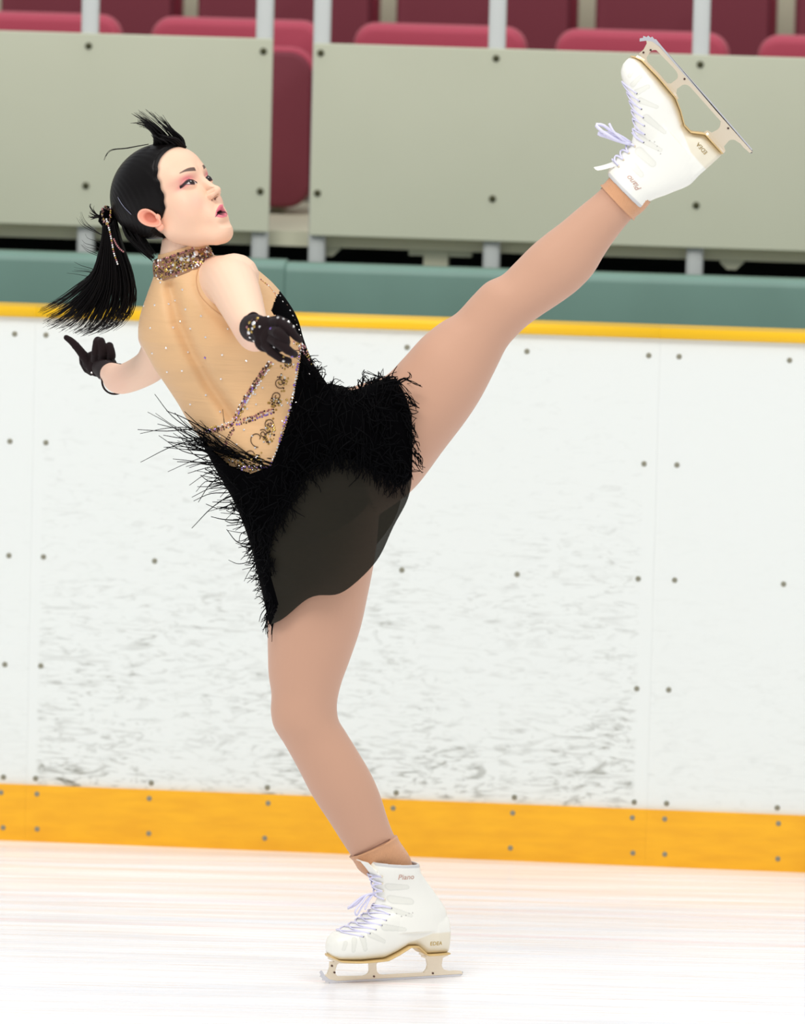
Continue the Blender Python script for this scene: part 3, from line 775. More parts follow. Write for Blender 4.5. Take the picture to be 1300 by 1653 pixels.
def head_field(p):
    p = p.copy(); ax = np.abs(p[..., 0]); q = np.stack([ax, p[..., 1], p[..., 2]], -1)
    d = ell(q, (0, -.012, .033), (.078, .100, .088))
    d = su(d, ell(q, (0, .030, .040), (.066, .062, .056)), .02)
    d = su(d, ell(q, (0, .030, -.035), (.060, .058, .078)), .02)
    d = su(d, cap(q, (.040, .006, -.062), (.014, .064, -.112), .020, .016), .030)
    d = su(d, ell(q, (0, .0705, -.111), (.0185, .021, .018)), .022)
    d = su(d, ell(q, (.034, .052, -.040), (.028, .027, .032)), .024)
    d = su(d, cap(q, (.014, .081, .022), (.044, .066, .022), .010, .009), .018)
    d = ss(d, ell(q, (.031, .100, .000), (.020, .013, .0125)), .014)
    d = su(d, ell(q, (.031, .0745, .000), (.0170, .0135, .0125)), .004)
    d = su(d, cap(q, (0, .084, .010), (0, .1035, -.031), .0060, .0075), .012)
    d = su(d, ell(q, (0, .1055, -.0355), (.0090, .0095, .0080)), .007)
    d = su(d, ell(q, (.0100, .0970, -.0390), (.0064, .009, .0064)), .006)
    d = ss(d, ell(q, (.0056, .102, -.0470), (.0030, .005, .0030)), .003)
    d = su(d, ell(q, (0, .080, -.076), (.030, .012, .024)), .018)
    d = su(d, cap(q, (.003, .0955, -.0655), (.022, .0800, -.0790), .0052, .0016), .005)
    d = su(d, cap(q, (.000, .0920, -.0860), (.018, .0805, -.0835), .0054, .0022), .005)
    d = ss(d, ell(q, (0, .097, -.0765), (.014, .014, .0036)), .003)
    d = ss(d, ell(q, (0, .094, -.1000), (.020, .008, .005)), .009)
    return d
N1, N2 = 300, 420
OC = np.array([0, .012, -.012])
ph = (np.linspace(0, 1, N1) ** 1.15) * np.pi; ph[0] = .004; ph[-1] = np.pi - .004
th = np.linspace(0, 2 * np.pi, N2, endpoint=False)
D = np.stack([np.sin(ph)[:, None] * np.cos(th), np.broadcast_to(np.cos(ph)[:, None], (N1, N2)), np.sin(ph)[:, None] * np.sin(th)], -1)
lo = np.full((N1, N2), .03); hi = np.full((N1, N2), .17)
for _ in range(20):
    mid = (lo + hi) / 2; v = head_field(OC + D * mid[..., None]); ins = v < 0; lo = np.where(ins, mid, lo); hi = np.where(ins, hi, mid)
rad = (lo + hi) / 2; L = OC + D * rad[..., None]
YS = 1.045
def hair_mask(L):
    x, y, z = L[..., 0], L[..., 1], L[..., 2]; ax = np.abs(x)
    g = np.interp(z, [-.13, -.10, -.06, -.035, -.030, -.018, 0, .02, .045, .065, .085, .11, .13], [-.055, -.046, -.038, -.030, .006, .022, .033, .040, .046, .053, .064, .075, .08])
    g = g + .010 * np.clip(1 - ax / .05, 0, 1) * (z > .03)
    nz = .0012 * np.sin(z * 260) * (z < .06)
    return sstep(-.006, .008, g + nz - y)
def head_paint(L):
    x, y, z = L[..., 0], L[..., 1], L[..., 2]; ax = np.abs(x); s = np.sign(x)
    base = np.array(srgb(243, 201, 172)); col = np.ones(L.shape) * base
    def bl(m, c, a=1.0):
        k = (np.clip(m, 0, 1) * a)[..., None]; col[:] = col * (1 - k) + np.array(c) * k
    f = y > .04
    bl(np.exp(-(((ax - .042) / .020) ** 2 + ((z + .040) / .018) ** 2)) * f, srgb(240, 176, 156), .55)      # rouge
    bl(np.exp(-(((ax - .050) / .020) ** 2 + ((z + .085) / .025) ** 2)) * (y > 0), srgb(240, 196, 166), .4)
    # rosy shadow over the lids
    ex, ez = (ax - .0315) / 1.15, z / 1.15
    bl(np.exp(-(((ex - .004) / .0155) ** 2 + ((ez - .0095 - .15 * ex) / .0062) ** 2)) * f, srgb(224, 108, 122), .85)
    bl(np.exp(-(((ex - .012) / .008) ** 2 + ((ez - .002) / .0055) ** 2)) * f, srgb(214, 92, 112), .8)
    # almond opening
    up = .0054 * (1 - np.clip(np.abs(ex) / .0145, 0, 1) ** 2.2) + .12 * ex; dn = -.0042 * (1 - np.clip(np.abs(ex) / .0145, 0, 1) ** 2.2) + .12 * ex
    op = (ez < up) & (ez > dn) & (np.abs(ex) < .0145) & f
    bl(op.astype(float), srgb(214, 200, 194))
    gx = (x - .0315 * s - .0015) / 1.15; bl(op * sstep(.0070, .0062, np.hypot(gx, ez - .0004)), srgb(30, 20, 18)); bl(op * sstep(.0011, .0007, np.hypot(gx - .002, ez - .0028)), (.9, .9, .9))  # iris, then a small catchlight painted into the eye colour
    lid = np.abs(ez - up) ; wing = sstep(.0022, .0012, lid - .0006 * sstep(0, .012, ex)) * (np.abs(ex - .001) < .0158) * f; bl(wing, srgb(24, 14, 18)); bl(sstep(.0030, .0012, np.abs(ez - up - .0012)) * (ex > .0) * (ex < .0165) * f, srgb(30, 16, 20), .8)
    bl(sstep(.0012, .0005, np.abs(ez - dn)) * (np.abs(ex) < .0145) * (ex > -.004) * f, srgb(90, 45, 50), .85)
    # brows
    bz = .0225 + .0050 * np.sin(np.clip((ax - .012) / .034, 0, 1) * np.pi * .62) ; bt = .0030 * (1 - sstep(.022, .048, ax)) + .0007
    bl(sstep(bt + .0012, bt - .0004, np.abs(z - bz)) * sstep(.0125, .0155, ax) * sstep(.049, .046, ax) * f, srgb(62, 44, 42), .9)
    # lips
    zm = -.0745 - .0080 * (ax / .022) ** 1.7
    zu = zm + .0122 * np.clip(1 - (ax / .0235) ** 1.5, 0, 1) - .0016 * np.exp(-(ax / .0028) ** 2); zl = zm - .0155 * np.clip(1 - (ax / .0215) ** 2, 0, 1)
    lip = sstep(.0240, .0225, ax) * sstep(.0008, -.0008, z - zu) * sstep(-.0008, .0008, z - zl) * (y > .065)
    bl(lip, srgb(228, 104, 132), .85)
    mo = sstep(1.1, .9, np.abs(z - zm + .0008) / (.0027 * np.clip(1 - (ax / .0225) ** 2.5, .02, 1))) * sstep(.0235, .022, ax); bl(mo * (y > .065), srgb(52, 16, 24))
    nos = np.hypot((ax - .0056) / .0028, (z + .0465) / .0024); bl(sstep(1.3, .7, nos) * (y > .08), srgb(104, 52, 44), .85)  # darkness of the nostril openings painted into the skin colour
    hm = hair_mask(L - np.array([0, .004, 0])); bl(sstep(.0, .9, hm), srgb(60, 44, 40), .75)
    return col
paint = head_paint(L).reshape(-1, 3)
W = to_world(L).reshape(-1, 3)
head = new_mesh('head', W, grid_faces(N1, N2), M_skin, paint=paint)
# ears
mb = MB(); Mx = np.stack([HR, HF, HU], 1)
def ear(sgn):
    c = np.array([sgn * .0728, -.012, -.021]); up = np.array([sgn * .12, -.52, .85]); up /= np.linalg.norm(up); fw = np.array([-sgn * .30, .80, .50]); fw -= up * (fw @ up); fw /= np.linalg.norm(fw); out = np.cross(fw, up) * 1.0
    if out[0] * sgn < 0: out = -out
    th = np.linspace(0, 2 * np.pi, 40, endpoint=False)
    def R_(a, b, o_, sh=0): 
        egg = 1 + .22 * np.sin(th)
        a, b, o_ = a * .92, b * .92, o_ * .85
        return c + np.cos(th)[:, None] * a * egg[:, None] * fw + np.sin(th)[:, None] * b * up + out * o_ + fw * sh
    prof = [(.010, .018, -.010, .004), (.0135, .024, .000, .001), (.0160, .0285, .006, 0), (.0168, .030, .0095, 0), (.0160, .0290, .0120, 0), (.0140, .0265, .0120, 0), (.0125, .0235, .0095, 0), (.0110, .019, .0085, .0005), (.0085, .0135, .0045, .0025), (.0050, .008, .0015, .004), (.0008, .001, .0005, .004)]
    q = MB(); q.rings(np.array([to_world(R_(*p)) for p in prof]), cap=True)
    return q
ears = []
for sg in (1, -1):
    e = ear(sg).build('ear', M_skin); nV = len(e.data.vertices); nr = nV // 40
    t = np.repeat(np.arange(nr), 40); c = np.ones((nV, 3)) * np.array(srgb(246, 176, 150)); c[t >= 6] = srgb(240, 160, 134); c[t >= 8] = srgb(206, 116, 92); set_paint(e.data, c); ears.append(e)
# tragus and lobe come from the field of small balls
q = MB()
for pt, r in (((.072, .004, -.026), (.006, .005, .007)), ((.073, -.002, -.046), (.006, .008, .008))):
    q.ell(to_world(np.array(pt)), r, np.stack([HR, HF, HU], 1), 16, 12)
tr = q.build('lobe', M_skin); set_paint(tr.data, srgb(246, 180, 154))
# body paint
V = verts(body); pr = project_all(V)
c = np.ones((len(V), 3)) * np.array(srgb(244, 207, 180))
k = sstep(60, 20, np.hypot(pr[:, 0] - 395, pr[:, 1] - 560))[:, None]; c = c * (1 - .35 * k) + np.array(srgb(244, 196, 176)) * .35 * k
k = sstep(220, 190, pr[:, 0])[:, None] * .35; c = c * (1 - k) + np.array(srgb(244, 192, 172)) * k
k = (sstep(700, 760, pr[:, 1]))[:, None]; c = c * (1 - k) + np.array(srgb(226, 182, 158)) * k
set_paint(body.data, c)
body = join([body, head, tr] + ears, 'body'); body.parent = person
BV_body = bvh(body)

# ---- tights over both legs
mb = MB(); add_pairs(mb, LEG_LOW[:-1], 90, .0028); add_pairs(mb, LEG_HIGH[:-1], 90, .0028); add_pairs(mb, TORSO[-5:], 30, .001)
tights = mb.solid('tights', .0034, 6, M_tights, person)
# ankle socks folded over the tights
def sock(pairs, nm='ankle_sock'):
    R = pair_rings(pairs, 26, 60, .0045); k = np.linspace(0, 1, 26)
    for i in range(26):
        c_ = R[i].mean(0); f_ = 1 + .05 * math.exp(-((k[i] - .0) / .08) ** 2) + rng.normal(0, .003, 60)[:, None]; R[i] = c_ + (R[i] - c_) * f_
    mb = MB(); mb.rings(R, cap=True); return mb.build(nm, M_sock, person)
sock([(569, 1381, 636, 1351, .0385, .036), (576, 1392, 645, 1364, .036, .037), (582, 1402, 656, 1380, .034, .040), (606, 1420, 666, 1408, .030, .044)])
sock([(973, 303, 1020, 352, .037, -.02), (978, 299, 1025, 347, .0365, -.02), (986, 290, 1036, 338, .036, -.02), (1002, 276, 1048, 324, .034, -.02)])
for pts in ([P(x, y, -.052 + .018 * abs(t) ** 2) for x, y, t in ((971, 305, -1.6), (976, 303, -1), (988, 307, -.4), (1000, 320, 0), (1010, 333, .4), (1017, 344, 1), (1020, 353, 1.5))],
            [P(x, y, -.009 + .02 * abs(t) ** 2) for x, y, t in ((568, 1381, -1.4), (578, 1379, -.8), (600, 1370, -.2), (618, 1361, .4), (636, 1351, 1.4))]):
    mb = MB(); mb.tube(catmull(pts, 24), .0013, 6); mb.build('tights_hem', nt_mat('hem_brown', srgb(130, 92, 72), .8), person)

# ---- dress bodice: nude mesh with black velvet side, on the same trunk
NR, NC = 300, 220
R = pair_rings(TORSO[1:], NR, NC, .0032); Vb = R.reshape(-1, 3); Vb = shape_back(Vb)
# fine pulled folds of the mesh on the flank
prj = project_all(Vb); near = Vb[:, 1] < .03
BLACK = [(487, 552), (485, 580), (474, 640), (464, 680), (452, 715), (437, 752), (405, 764), (372, 752), (345, 728), (325, 704), (240, 720), (300, 1000), (760, 1000), (760, 552)]
CUP = [(447, 478), (437, 502), (450, 514), (468, 522), (490, 558), (540, 560), (520, 500), (470, 466), (452, 470)]
Fb = grid_faces(NR, NC); cen = Vb[Fb].mean(1); pc = project_all(cen)
isb = inpoly(pc[:, 0], pc[:, 1], BLACK) | inpoly(pc[:, 0], pc[:, 1], CUP)
isb |= (cen[:, 1] > .045) & (pc[:, 1] > 500 - .45 * (pc[:, 0] - 450)) & (pc[:, 0] > 330)
bod = new_mesh('dress_bodice', Vb, Fb, None, person, mats=[M_nude, M_black], matidx=isb.astype(np.int32))
BV_bod = bvh(bod)
def folds_bump(m):
    nt = m.node_tree; b = nt.nodes['Principled BSDF']; tc = nt.nodes.new('ShaderNodeTexCoord'); mp = nt.nodes.new('ShaderNodeMapping')
    mp.inputs['Rotation'].default_value = (0, math.radians(-24), 0); mp.inputs['Scale'].default_value = (5, 5, 42)
    n = nt.nodes.new('ShaderNodeTexNoise'); n.inputs['Scale'].default_value = 1; n.inputs['Detail'].default_value = 3; n.inputs['Distortion'].default_value = .5
    bp = nt.nodes.new('ShaderNodeBump'); bp.inputs['Strength'].default_value = .42; bp.inputs['Distance'].default_value = .008
    nt.links.new(tc.outputs['Object'], mp.inputs[0]); nt.links.new(mp.outputs[0], n.inputs['Vector']); nt.links.new(n.outputs['Fac'], bp.inputs['Height']); nt.links.new(bp.outputs[0], b.inputs['Normal'])
folds_bump(M_nude)
M_seam = nt_mat('nude_seam_tape', srgb(206, 158, 112), .6)
def surf_line(bv, pts, n, lift=.001):
    out = []
    for x, y in catmull([(a, b, 0) for a, b in pts], n)[:, :2]:
        h = on(bv, x, y, lift)
        if h: out.append(h[0])
    return out
for ln in ([(322, 428), (317, 450), (322, 474), (340, 495), (362, 512)], [(421, 452), (434, 462), (446, 478)]):
    mb = MB(); L_ = surf_line(BV_bod, ln, 30, .0004)
    if len(L_) > 3: mb.tube(L_, .0009, 5); mb.build('seam', M_seam, bod)

# ---- skirt: sheer black, cut round, over a black yoke
SK = [((318, 698), (536, 622), 0, .112), ((349, 755), (566, 628), 14, .140), ((382, 815), (600, 617), 38, .152), ((403, 872), (630, 608), 62, .154), ((418, 932), (650, 614), 80, .152), ((434, 1006), (660, 630), 92, .146)]
n_dir = np.array([.87, .49])
def skirt_rings(nr, nc, lift=0.0):
    rows = []
    for (lx, ly), (rx, ry), bow, dep in SK:
        a, b = P(lx, ly), P(rx, ry); nb = P((lx + rx) / 2 + bow * n_dir[0], (ly + ry) / 2 + bow * n_dir[1]) - P((lx + rx) / 2, (ly + ry) / 2)
        rows.append([*((a + b) / 2), *((b - a) / 2), *nb, dep])
    Q = catmull(rows, nr); th = np.linspace(0, 2 * np.pi, nc, endpoint=False); out = []
    for i, r in enumerate(Q):
        t = i / (nr - 1); c_, a_, nb, dep = r[:3], r[3:6], r[6:9], r[9] + lift
        wav = .0045 * t * np.sin(th * 9 + 2.1) + .0035 * t * np.sin(th * 15 + t * 3) + .006 * t * np.sin(th * 5 + 1 + 2 * t)
        sh = .03 * t ** 3 * (np.sin(th * 7 + .6) + .6 * np.sin(th * 12.0))
        sc = 1 + (wav / .15)
        p = c_ + np.cos(th)[:, None] * a_ + (np.sin(th) ** 2)[:, None] * nb * (1 + sh[:, None]) + (np.sign(np.sin(th)) * np.abs(np.sin(th)) ** .5)[:, None] * sc[:, None] * np.array([0, -dep, 0])
        p = p + t ** 5 * np.exp(-((np.cos(th) + .74) / .17) ** 2)[:, None] * np.array([.004, 0, .030])
        out.append(p)
    return np.array(out)
R = skirt_rings(150, 260); Vs = R.reshape(-1, 3); Fs = grid_faces(150, 260)
YOKE = [(480, 590), (535, 590), (570, 590), (625, 580), (675, 630), (690, 690), (694, 745), (680, 762), (652, 782), (625, 776), (600, 758), (575, 744), (543, 740), (512, 752), (490, 774), (472, 802), (450, 836), (432, 860), (436, 920), (450, 975), (430, 1030), (395, 900), (300, 690)]
NUDE = [(280, 690), (437, 540), (492, 550), (478, 640), (454, 715), (437, 754), (405, 766), (372, 754), (345, 730), (310, 700)]
cs = Vs[Fs].mean(1); ps_ = project_all(cs); Fs = Fs[~(inpoly(ps_[:, 0], ps_[:, 1], NUDE) & (cs[:, 1] < .04))]
cs = Vs[Fs].mean(1); ps = project_all(cs); isy = inpoly(ps[:, 0], ps[:, 1], YOKE)
M_sheer = nt_mat('sheer_black_chiffon', (.019, .0165, .0110), .7, spec=.10, sheen=.03, alpha=.965, bump=((7, 7, 34), .5, .012))
skirt = new_mesh('skirt', Vs, Fs, None, person, mats=[M_sheer, M_black], matidx=isy.astype(np.int32))
BV_sk = bvh(skirt)
# black brief under the skirt
# (the bodice trunk continues under it)

# ---- fringe
def strands(specs, n=12, sides=4):
    mb = MB()
    for pts, r in specs:
        p = catmull(pts, n); mb.tube(p, r * np.linspace(1, .45, n), sides, cap=False)
    return mb
def tocam(p, d): return p + np.array([0, -d, 0])
sp = []
edge = [(330, 700), (352, 745), (378, 790), (396, 840), (412, 885), (424, 935)]
for i in range(165):            # blown out to the left of the waist
    t = rng.beta(1.1, 1.5); a = catmull([(x, y, 0) for x, y in edge], 60)[int(t * 59)][:2] + rng.normal(0, 7, 2) + np.array([rng.uniform(0, 40), 0])
    ln = rng.uniform(30, 108) * (1.15 - .85 * t); ang = math.radians(rng.normal(196 - 8 * t, 15)) if t < .75 else math.radians(rng.normal(160, 25))
    Y0 = rng.uniform(-.10, .04); d = np.array([math.cos(ang), -math.sin(ang) * -1 * -1]); d = np.array([math.cos(ang), math.sin(ang)])
    nrm = np.array([-d[1], d[0]]); cv = rng.normal(0, .38); pts = []
    for s in (0, .33, .66, 1):
        q = a + d * ln * s + nrm * cv * ln * s * s * (1 if s < .9 else rng.uniform(.4, 1.5)) + rng.normal(0, 3.0, 2) * s
        pts.append(P(q[0], q[1], Y0 - .02 * s + rng.normal(0, .004)))
    sp.append((pts, rng.uniform(.0010, .0015)))
for i in range(34):             # long cords lying over the small of the back
    a = np.array([rng.uniform(400, 440), rng.uniform(735, 758)]); b = np.array([rng.uniform(286, 335), rng.uniform(676, 722)]); m_ = (a + b) / 2 + rng.normal(0, 5, 2) + np.array([0, 6])
    h0_, h1_ = on(BV_bod, *a, .003), on(BV_bod, *m_, .006)
    y0_ = h0_[0][1] if h0_ else -.1; y1_ = h1_[0][1] if h1_ else -.1
    sp.append(([P(*a, y0_), P(*(a * .7 + m_ * .3), (y0_ + y1_) / 2 - .006), P(*m_, y1_ - .004), P(*b, y1_ + .03)], rng.uniform(.0008, .0013)))
for i in range(1500):            # dense tangle on the yoke and velvet side
    x, y = rng.uniform(380, 690), rng.uniform(575, 1000)
    if not inpoly(np.array([x]), np.array([y]), YOKE)[0] and not inpoly(np.array([x]), np.array([y]), [(487, 575), (540, 628), (440, 760), (456, 715), (474, 650)])[0]: continue
    h = on(BV_sk, x, y, .003) or on(BV_bod, x, y, .003)
    if not h: continue
    ang = math.radians(rng.normal(70 if x > 560 else 105, 45)); ln = rng.uniform(14, 48) if x > 470 else rng.uniform(12, 34); pts = []
    if x > 630 or y > 860: ln *= .6
    for s in (0, .5, 1):
        qx, qy = x + math.cos(ang) * ln * s + rng.normal(0, 4) * s, y + math.sin(ang) * ln * s + rng.normal(0, 4) * s
        g = on(BV_sk, qx, qy, .003) or on(BV_bod, qx, qy, .003) or h
        if inpoly(np.array([qx]), np.array([qy]), NUDE)[0]: pts = None; break
        pts.append(P(qx, qy, g[0][1] - .004 - .010 * math.sin(s * math.pi) * rng.random()))
    if pts: sp.append((pts, rng.uniform(.0009, .0016)))
for i in range(420):             # cords hanging over the lower edge of the yoke
    t = rng.random(); e = catmull([(x_, y_, 0) for x_, y_ in YOKE[7:19]], 200)[int(t * 199)][:2] + rng.normal(0, 5, 2)
    ang = math.radians(rng.normal(95, 28)); ln = rng.uniform(8, 26); pts = []
    for q_ in (-.5, 0, .6, 1):
        qx, qy = e[0] + math.cos(ang) * ln * q_ + rng.normal(0, 1.5), e[1] + math.sin(ang) * ln * q_
        g = on(BV_sk, qx, qy, .003)
        if not g: pts = None; break
        pts.append(P(qx, qy, g[0][1] - .003 - .006 * rng.random()))
    if pts: sp.append((pts, rng.uniform(.0008, .0013)))
for i in range(150):             # fluff along the top edge of the hip and the velvet front
    t = rng.random(); e = catmull([(492, 575, 0), (512, 598, 0), (532, 624, 0), (570, 636, 0), (585, 620, 0), (628, 612, 0), (650, 628, 0)], 60)[int(t * 59)][:2]
    ang = math.radians(rng.uniform(-150, -10)); ln = rng.uniform(5, 17); Y0 = rng.uniform(-.11, .02); a = e + np.array([rng.normal(0, 3), 5])
    q1 = a + ln * np.array([math.cos(ang), math.sin(ang)]); q2 = q1 + rng.normal(0, 6, 2) + np.array([3, 4])
    sp.append(([P(*a, Y0), P(*q1, Y0 - .005), P(*q2, Y0 - .008)], .0012))
for a, b, c_, d in (((625, 625), (650, 612), (662, 604), (660, 598)), ((640, 622), (655, 612), (668, 618), (682, 623)), ((630, 630), (640, 608), (622, 610), (590, 600)), ((640, 640), (655, 635), (668, 655), (678, 662)),
                     ((645, 640), (650, 655), (662, 640), (676, 655)), ((640, 650), (660, 660), (655, 690), (668, 680)), ((600, 625), (590, 612), (586, 602), (588, 598)), ((635, 636), (648, 640), (660, 650), (674, 657)), ((620, 620), (640, 616), (652, 625), (664, 640))):
    for k in range(3):
        j = rng.normal(0, 2, (4, 2)); sp.append(([P(p[0] + j[i][0], p[1] + j[i][1], -.125 + .004 * k) for i, p in enumerate((a, b, c_, d))], .0013))
for i in range(70):              # right edge of the yoke
    t = rng.random(); a = np.array([650 + 25 * t, 650 + 95 * t]) + rng.normal(0, 4, 2); b = a + np.array([rng.uniform(2, 12), rng.uniform(6, 22)])
    h = on(BV_sk, a[0] - 6, a[1], .002); y_ = h[0][1] if h else -.1
    sp.append(([P(*a, y_ - .004), P(*((a + b) / 2 + rng.normal(0, 2, 2)), y_ - .008), P(*b, y_ - .006)], .0012))
for i in range(90):              # down the trailing left edge to its tip
    t = rng.random(); a = np.array([404 + 36 * t, 860 + 140 * t]) + rng.normal(0, 2.5, 2); ang = math.radians(rng.normal(115 if t > .7 else 135, 32)); ln = rng.uniform(6, 24) if t < .8 else rng.uniform(10, 34)
    b = a + ln * np.array([math.cos(ang), math.sin(ang)]); Y0 = rng.uniform(-.05, .03)
    sp.append(([P(*a, Y0), P(*((a + b) / 2 + rng.normal(0, 2.5, 2)), Y0 - .003), P(*b, Y0)], .0011))
for i in range(46):              # the ragged tip of the tail
    a = np.array([rng.uniform(430, 447), rng.uniform(965, 1002)]); b = a + np.array([rng.normal(1, 7), rng.uniform(14, 38)]); Y0 = rng.uniform(-.07, .0)
    sp.append(([P(*a, Y0), P(*((a + b) / 2 + rng.normal(0, 3, 2)), Y0 - .004), P(*b, Y0)], .0012))
fr = strands(sp).build('fringe', M_fringe, skirt); tag(fr, kind='stuff')

# ---- gems
def gem_cloud(name, items, parent, kind='stuff'):
    """items: (px,py,radius m,material index,bv)"""
    mb = MB(); idx = []
    for x, y, r, mi, bv in items:
        h = on(bv, x, y, .0003)
        if not h: continue
        p, n = h; ref = np.array([0, 0, 1.0]); u = np.cross(n, ref); u /= np.linalg.norm(u) + 1e-9; v = np.cross(n, u); a = np.linspace(0, 2 * np.pi, 8, endpoint=False) + rng.random()
        Rg = [p + rr * r * (np.cos(a)[:, None] * u + np.sin(a)[:, None] * v) + n * hh * r for rr, hh in ((1, -.2), (1, .25), (.62, .7))]
        k0 = len(mb.F); mb.rings(np.array(Rg)); idx += [mi] * (len(mb.F) - k0)
    o = new_mesh(name, np.concatenate(mb.V), mb.F, None, parent, False, mats=GEMS, matidx=idx); tag(o, kind=kind); return o
c3 = [(285, 335), (400, 497), (305, 456), (240, 402), (200, 423), (272, 532), (228, 568), (335, 575), (565, 577), (88, 572), (428, 628), (185, 695), (100, 727), (320, 720), (425, 755), (530, 737), (680, 775), (192, 842), (283, 835), (523, 885), (430, 985), (335, 1042), (518, 1088), (780, 940), (740, 1043), (685, 1070), (735, 980), (715, 1238), (665, 1200), (620, 1290), (515, 1240), (735, 1310), (48, 435), (115, 430), (230, 160), (335, 190), (250, 250), (150, 290)]
gem_cloud('scattered_rhinestones', [(220 + x / 3.8235, 380 + y / 3.8235, .0024, 4 if (x, y) == (425, 755) else 0, BV_bod) for x, y in c3], bod)
def row(pts, step, r, mats, jit=.6, rows_=1, gap=3.0, bv=None):
    out = []; q = catmull([(a, b, 0) for a, b in pts], 400)[:, :2]; s = np.concatenate([[0], np.cumsum(np.linalg.norm(np.diff(q, axis=0), axis=1))])
    for d in np.arange(0, s[-1], step):
        i = min(np.searchsorted(s, d), 398); tg_ = q[i + 1] - q[i]; tg_ /= np.linalg.norm(tg_) + 1e-9; nn = np.array([-tg_[1], tg_[0]])
        for k in range(rows_):
            p = q[i] + nn * (k - (rows_ - 1) / 2) * gap + rng.normal(0, jit, 2); out.append((p[0], p[1], r * rng.uniform(.8, 1.15), int(rng.choice(mats[k % len(mats)] if isinstance(mats[0], list) else mats)), bv or BV_bod))
    return out
RM = [[0, 0, 0, 2], [3, 1, 3, 3, 4], [1, 3, 3, 0]]
it = row([(437, 586), (418, 612), (400, 640), (380, 678)], 3.6, .0023, RM, .6, 3, 3.6) + row([(322, 698), (350, 692), (380, 682)], 3.6, .0022, RM, .6, 3, 3.2) + row([(382, 683), (410, 674), (440, 664)], 3.8, .0021, [[3, 1], [3, 1, 0], [4, 3]], .7, 3, 3.2) + row([(377, 692), (368, 708), (362, 722)], 4, .002, [3, 3, 1], .7, 2, 3.2)
gem_cloud('crystal_strap', it, bod)
it = row([(488, 556), (481, 585), (475, 625), (468, 660), (457, 690), (449, 720), (437, 750)], 5.2, .0026, [0, 0, 0, 4], .5) + row([(437, 752), (410, 756), (385, 756)], 4.2, .0022, [0, 2, 4], 1.5, 2, 4)
gem_cloud('crystal_seam', it, bod)
it = []
for cx, cy, sx_, sy_, n_ in ((463, 590, 10, 6, 26), (457, 614, 7, 9, 26), (447, 650, 12, 8, 46), (437, 690, 8, 10, 36), (432, 708, 9, 9, 30), (410, 742, 16, 7, 42), (375, 738, 18, 10, 46), (392, 750, 14, 6, 24)):
    for _ in range(n_): it.append((cx + rng.normal(0, sx_ * .55), cy + rng.normal(0, sy_ * .55), rng.uniform(.0014, .0026), int(rng.choice([2, 2, 2, 3, 3, 0])), BV_bod))
gem_cloud('gold_beaded_lace', it, bod)
it = row([(478, 548), (495, 572), (512, 592)], 3.3, .0024, [1, 1, 2, 0], 1.2, 3, 3.8) + row([(421, 452), (434, 462), (447, 478)], 4, .0018, [0, 2, 1], .4) + row([(452, 478), (470, 505), (485, 545)], 9, .0018, [0, 0, 3], .8)
gem_cloud('bust_crystals', it, bod)
gem_cloud('velvet_sparkles', [(x, y, .0021, 0, BV_bod) for x, y in ((499, 604), (472, 663), (492, 684), (484, 713), (468, 716), (489, 736), (456, 680), (451, 734), (478, 650), (471, 690), (462, 735), (490, 660))], bod)
mb = MB()
for cx, cy, r0, tr_, a0 in ((452, 618, 9, 1.2, 1), (447, 640, 8, 1.3, 2.2), (436, 684, 9, 1.3, 1.8), (416, 708, 14, .8, 1.5), (405, 735, 9, 1.2, 3), (386, 745, 9, 1.2, .5), (425, 700, 7, 1.4, 4), (370, 730, 8, 1.3, 2.5)):
    L_ = []
    for a in np.linspace(0, tr_ * 2 * np.pi, 26):
        rr_ = r0 * (1 - a / (tr_ * 2 * np.pi) * .75); h = on(BV_bod, cx + rr_ * math.cos(a + a0), cy + rr_ * math.sin(a + a0), .0012)
        if h: L_.append(h[0])
    if len(L_) > 4: mb.tube(L_, .0009, 5)
sw = mb.build('lace_scroll', nt_mat('brown_lace_cord', srgb(84, 58, 30), .6), bod); tag(sw, kind='stuff')

# ---- jewelled collar
COLL = [(249, 420, 331, 391, .056, 0), (248, 431, 338, 401, .058, 0), (249, 442, 343, 411, .061, 0), (251, 455, 347, 420, .066, 0)]
R = pair_rings(COLL, 20, 90, .002); mb = MB(); inner = [r.mean(0) + (r - r.mean(0)) * .94 for r in R[::-1]]
mb.rings(np.concatenate([R, inner, R[:1]]), cap=False)
collar = mb.build('jewelled_collar', nt_mat('brown_net_collar', srgb(150, 112, 84), .5, .2), person); BV_col = bvh(collar)
it = row([(249, 423), (290, 409), (331, 393)], 3.4, .0026, [1, 1, 0, 3], .5, bv=BV_col) + row([(252, 453), (300, 436), (345, 418)], 4.2, .0022, [0, 1, 2], .5, bv=BV_col)
for _ in range(330):
    t = rng.random(); x = 250 + 95 * t; yt = 424 - 30 * t; it.append((x, yt + rng.uniform(2, 28), rng.uniform(.0016, .003), int(rng.choice([3, 3, 3, 2, 2, 1, 0])), BV_col))
for x, y, r_ in ((316, 409, .0062), (293, 418, .005), (268, 436, .005), (332, 407, .0045), (280, 428, .0038), (304, 420, .004)): it.append((x, y, r_, 0 if x != 268 else 2, BV_col))
gem_cloud('collar_gems', it, collar)

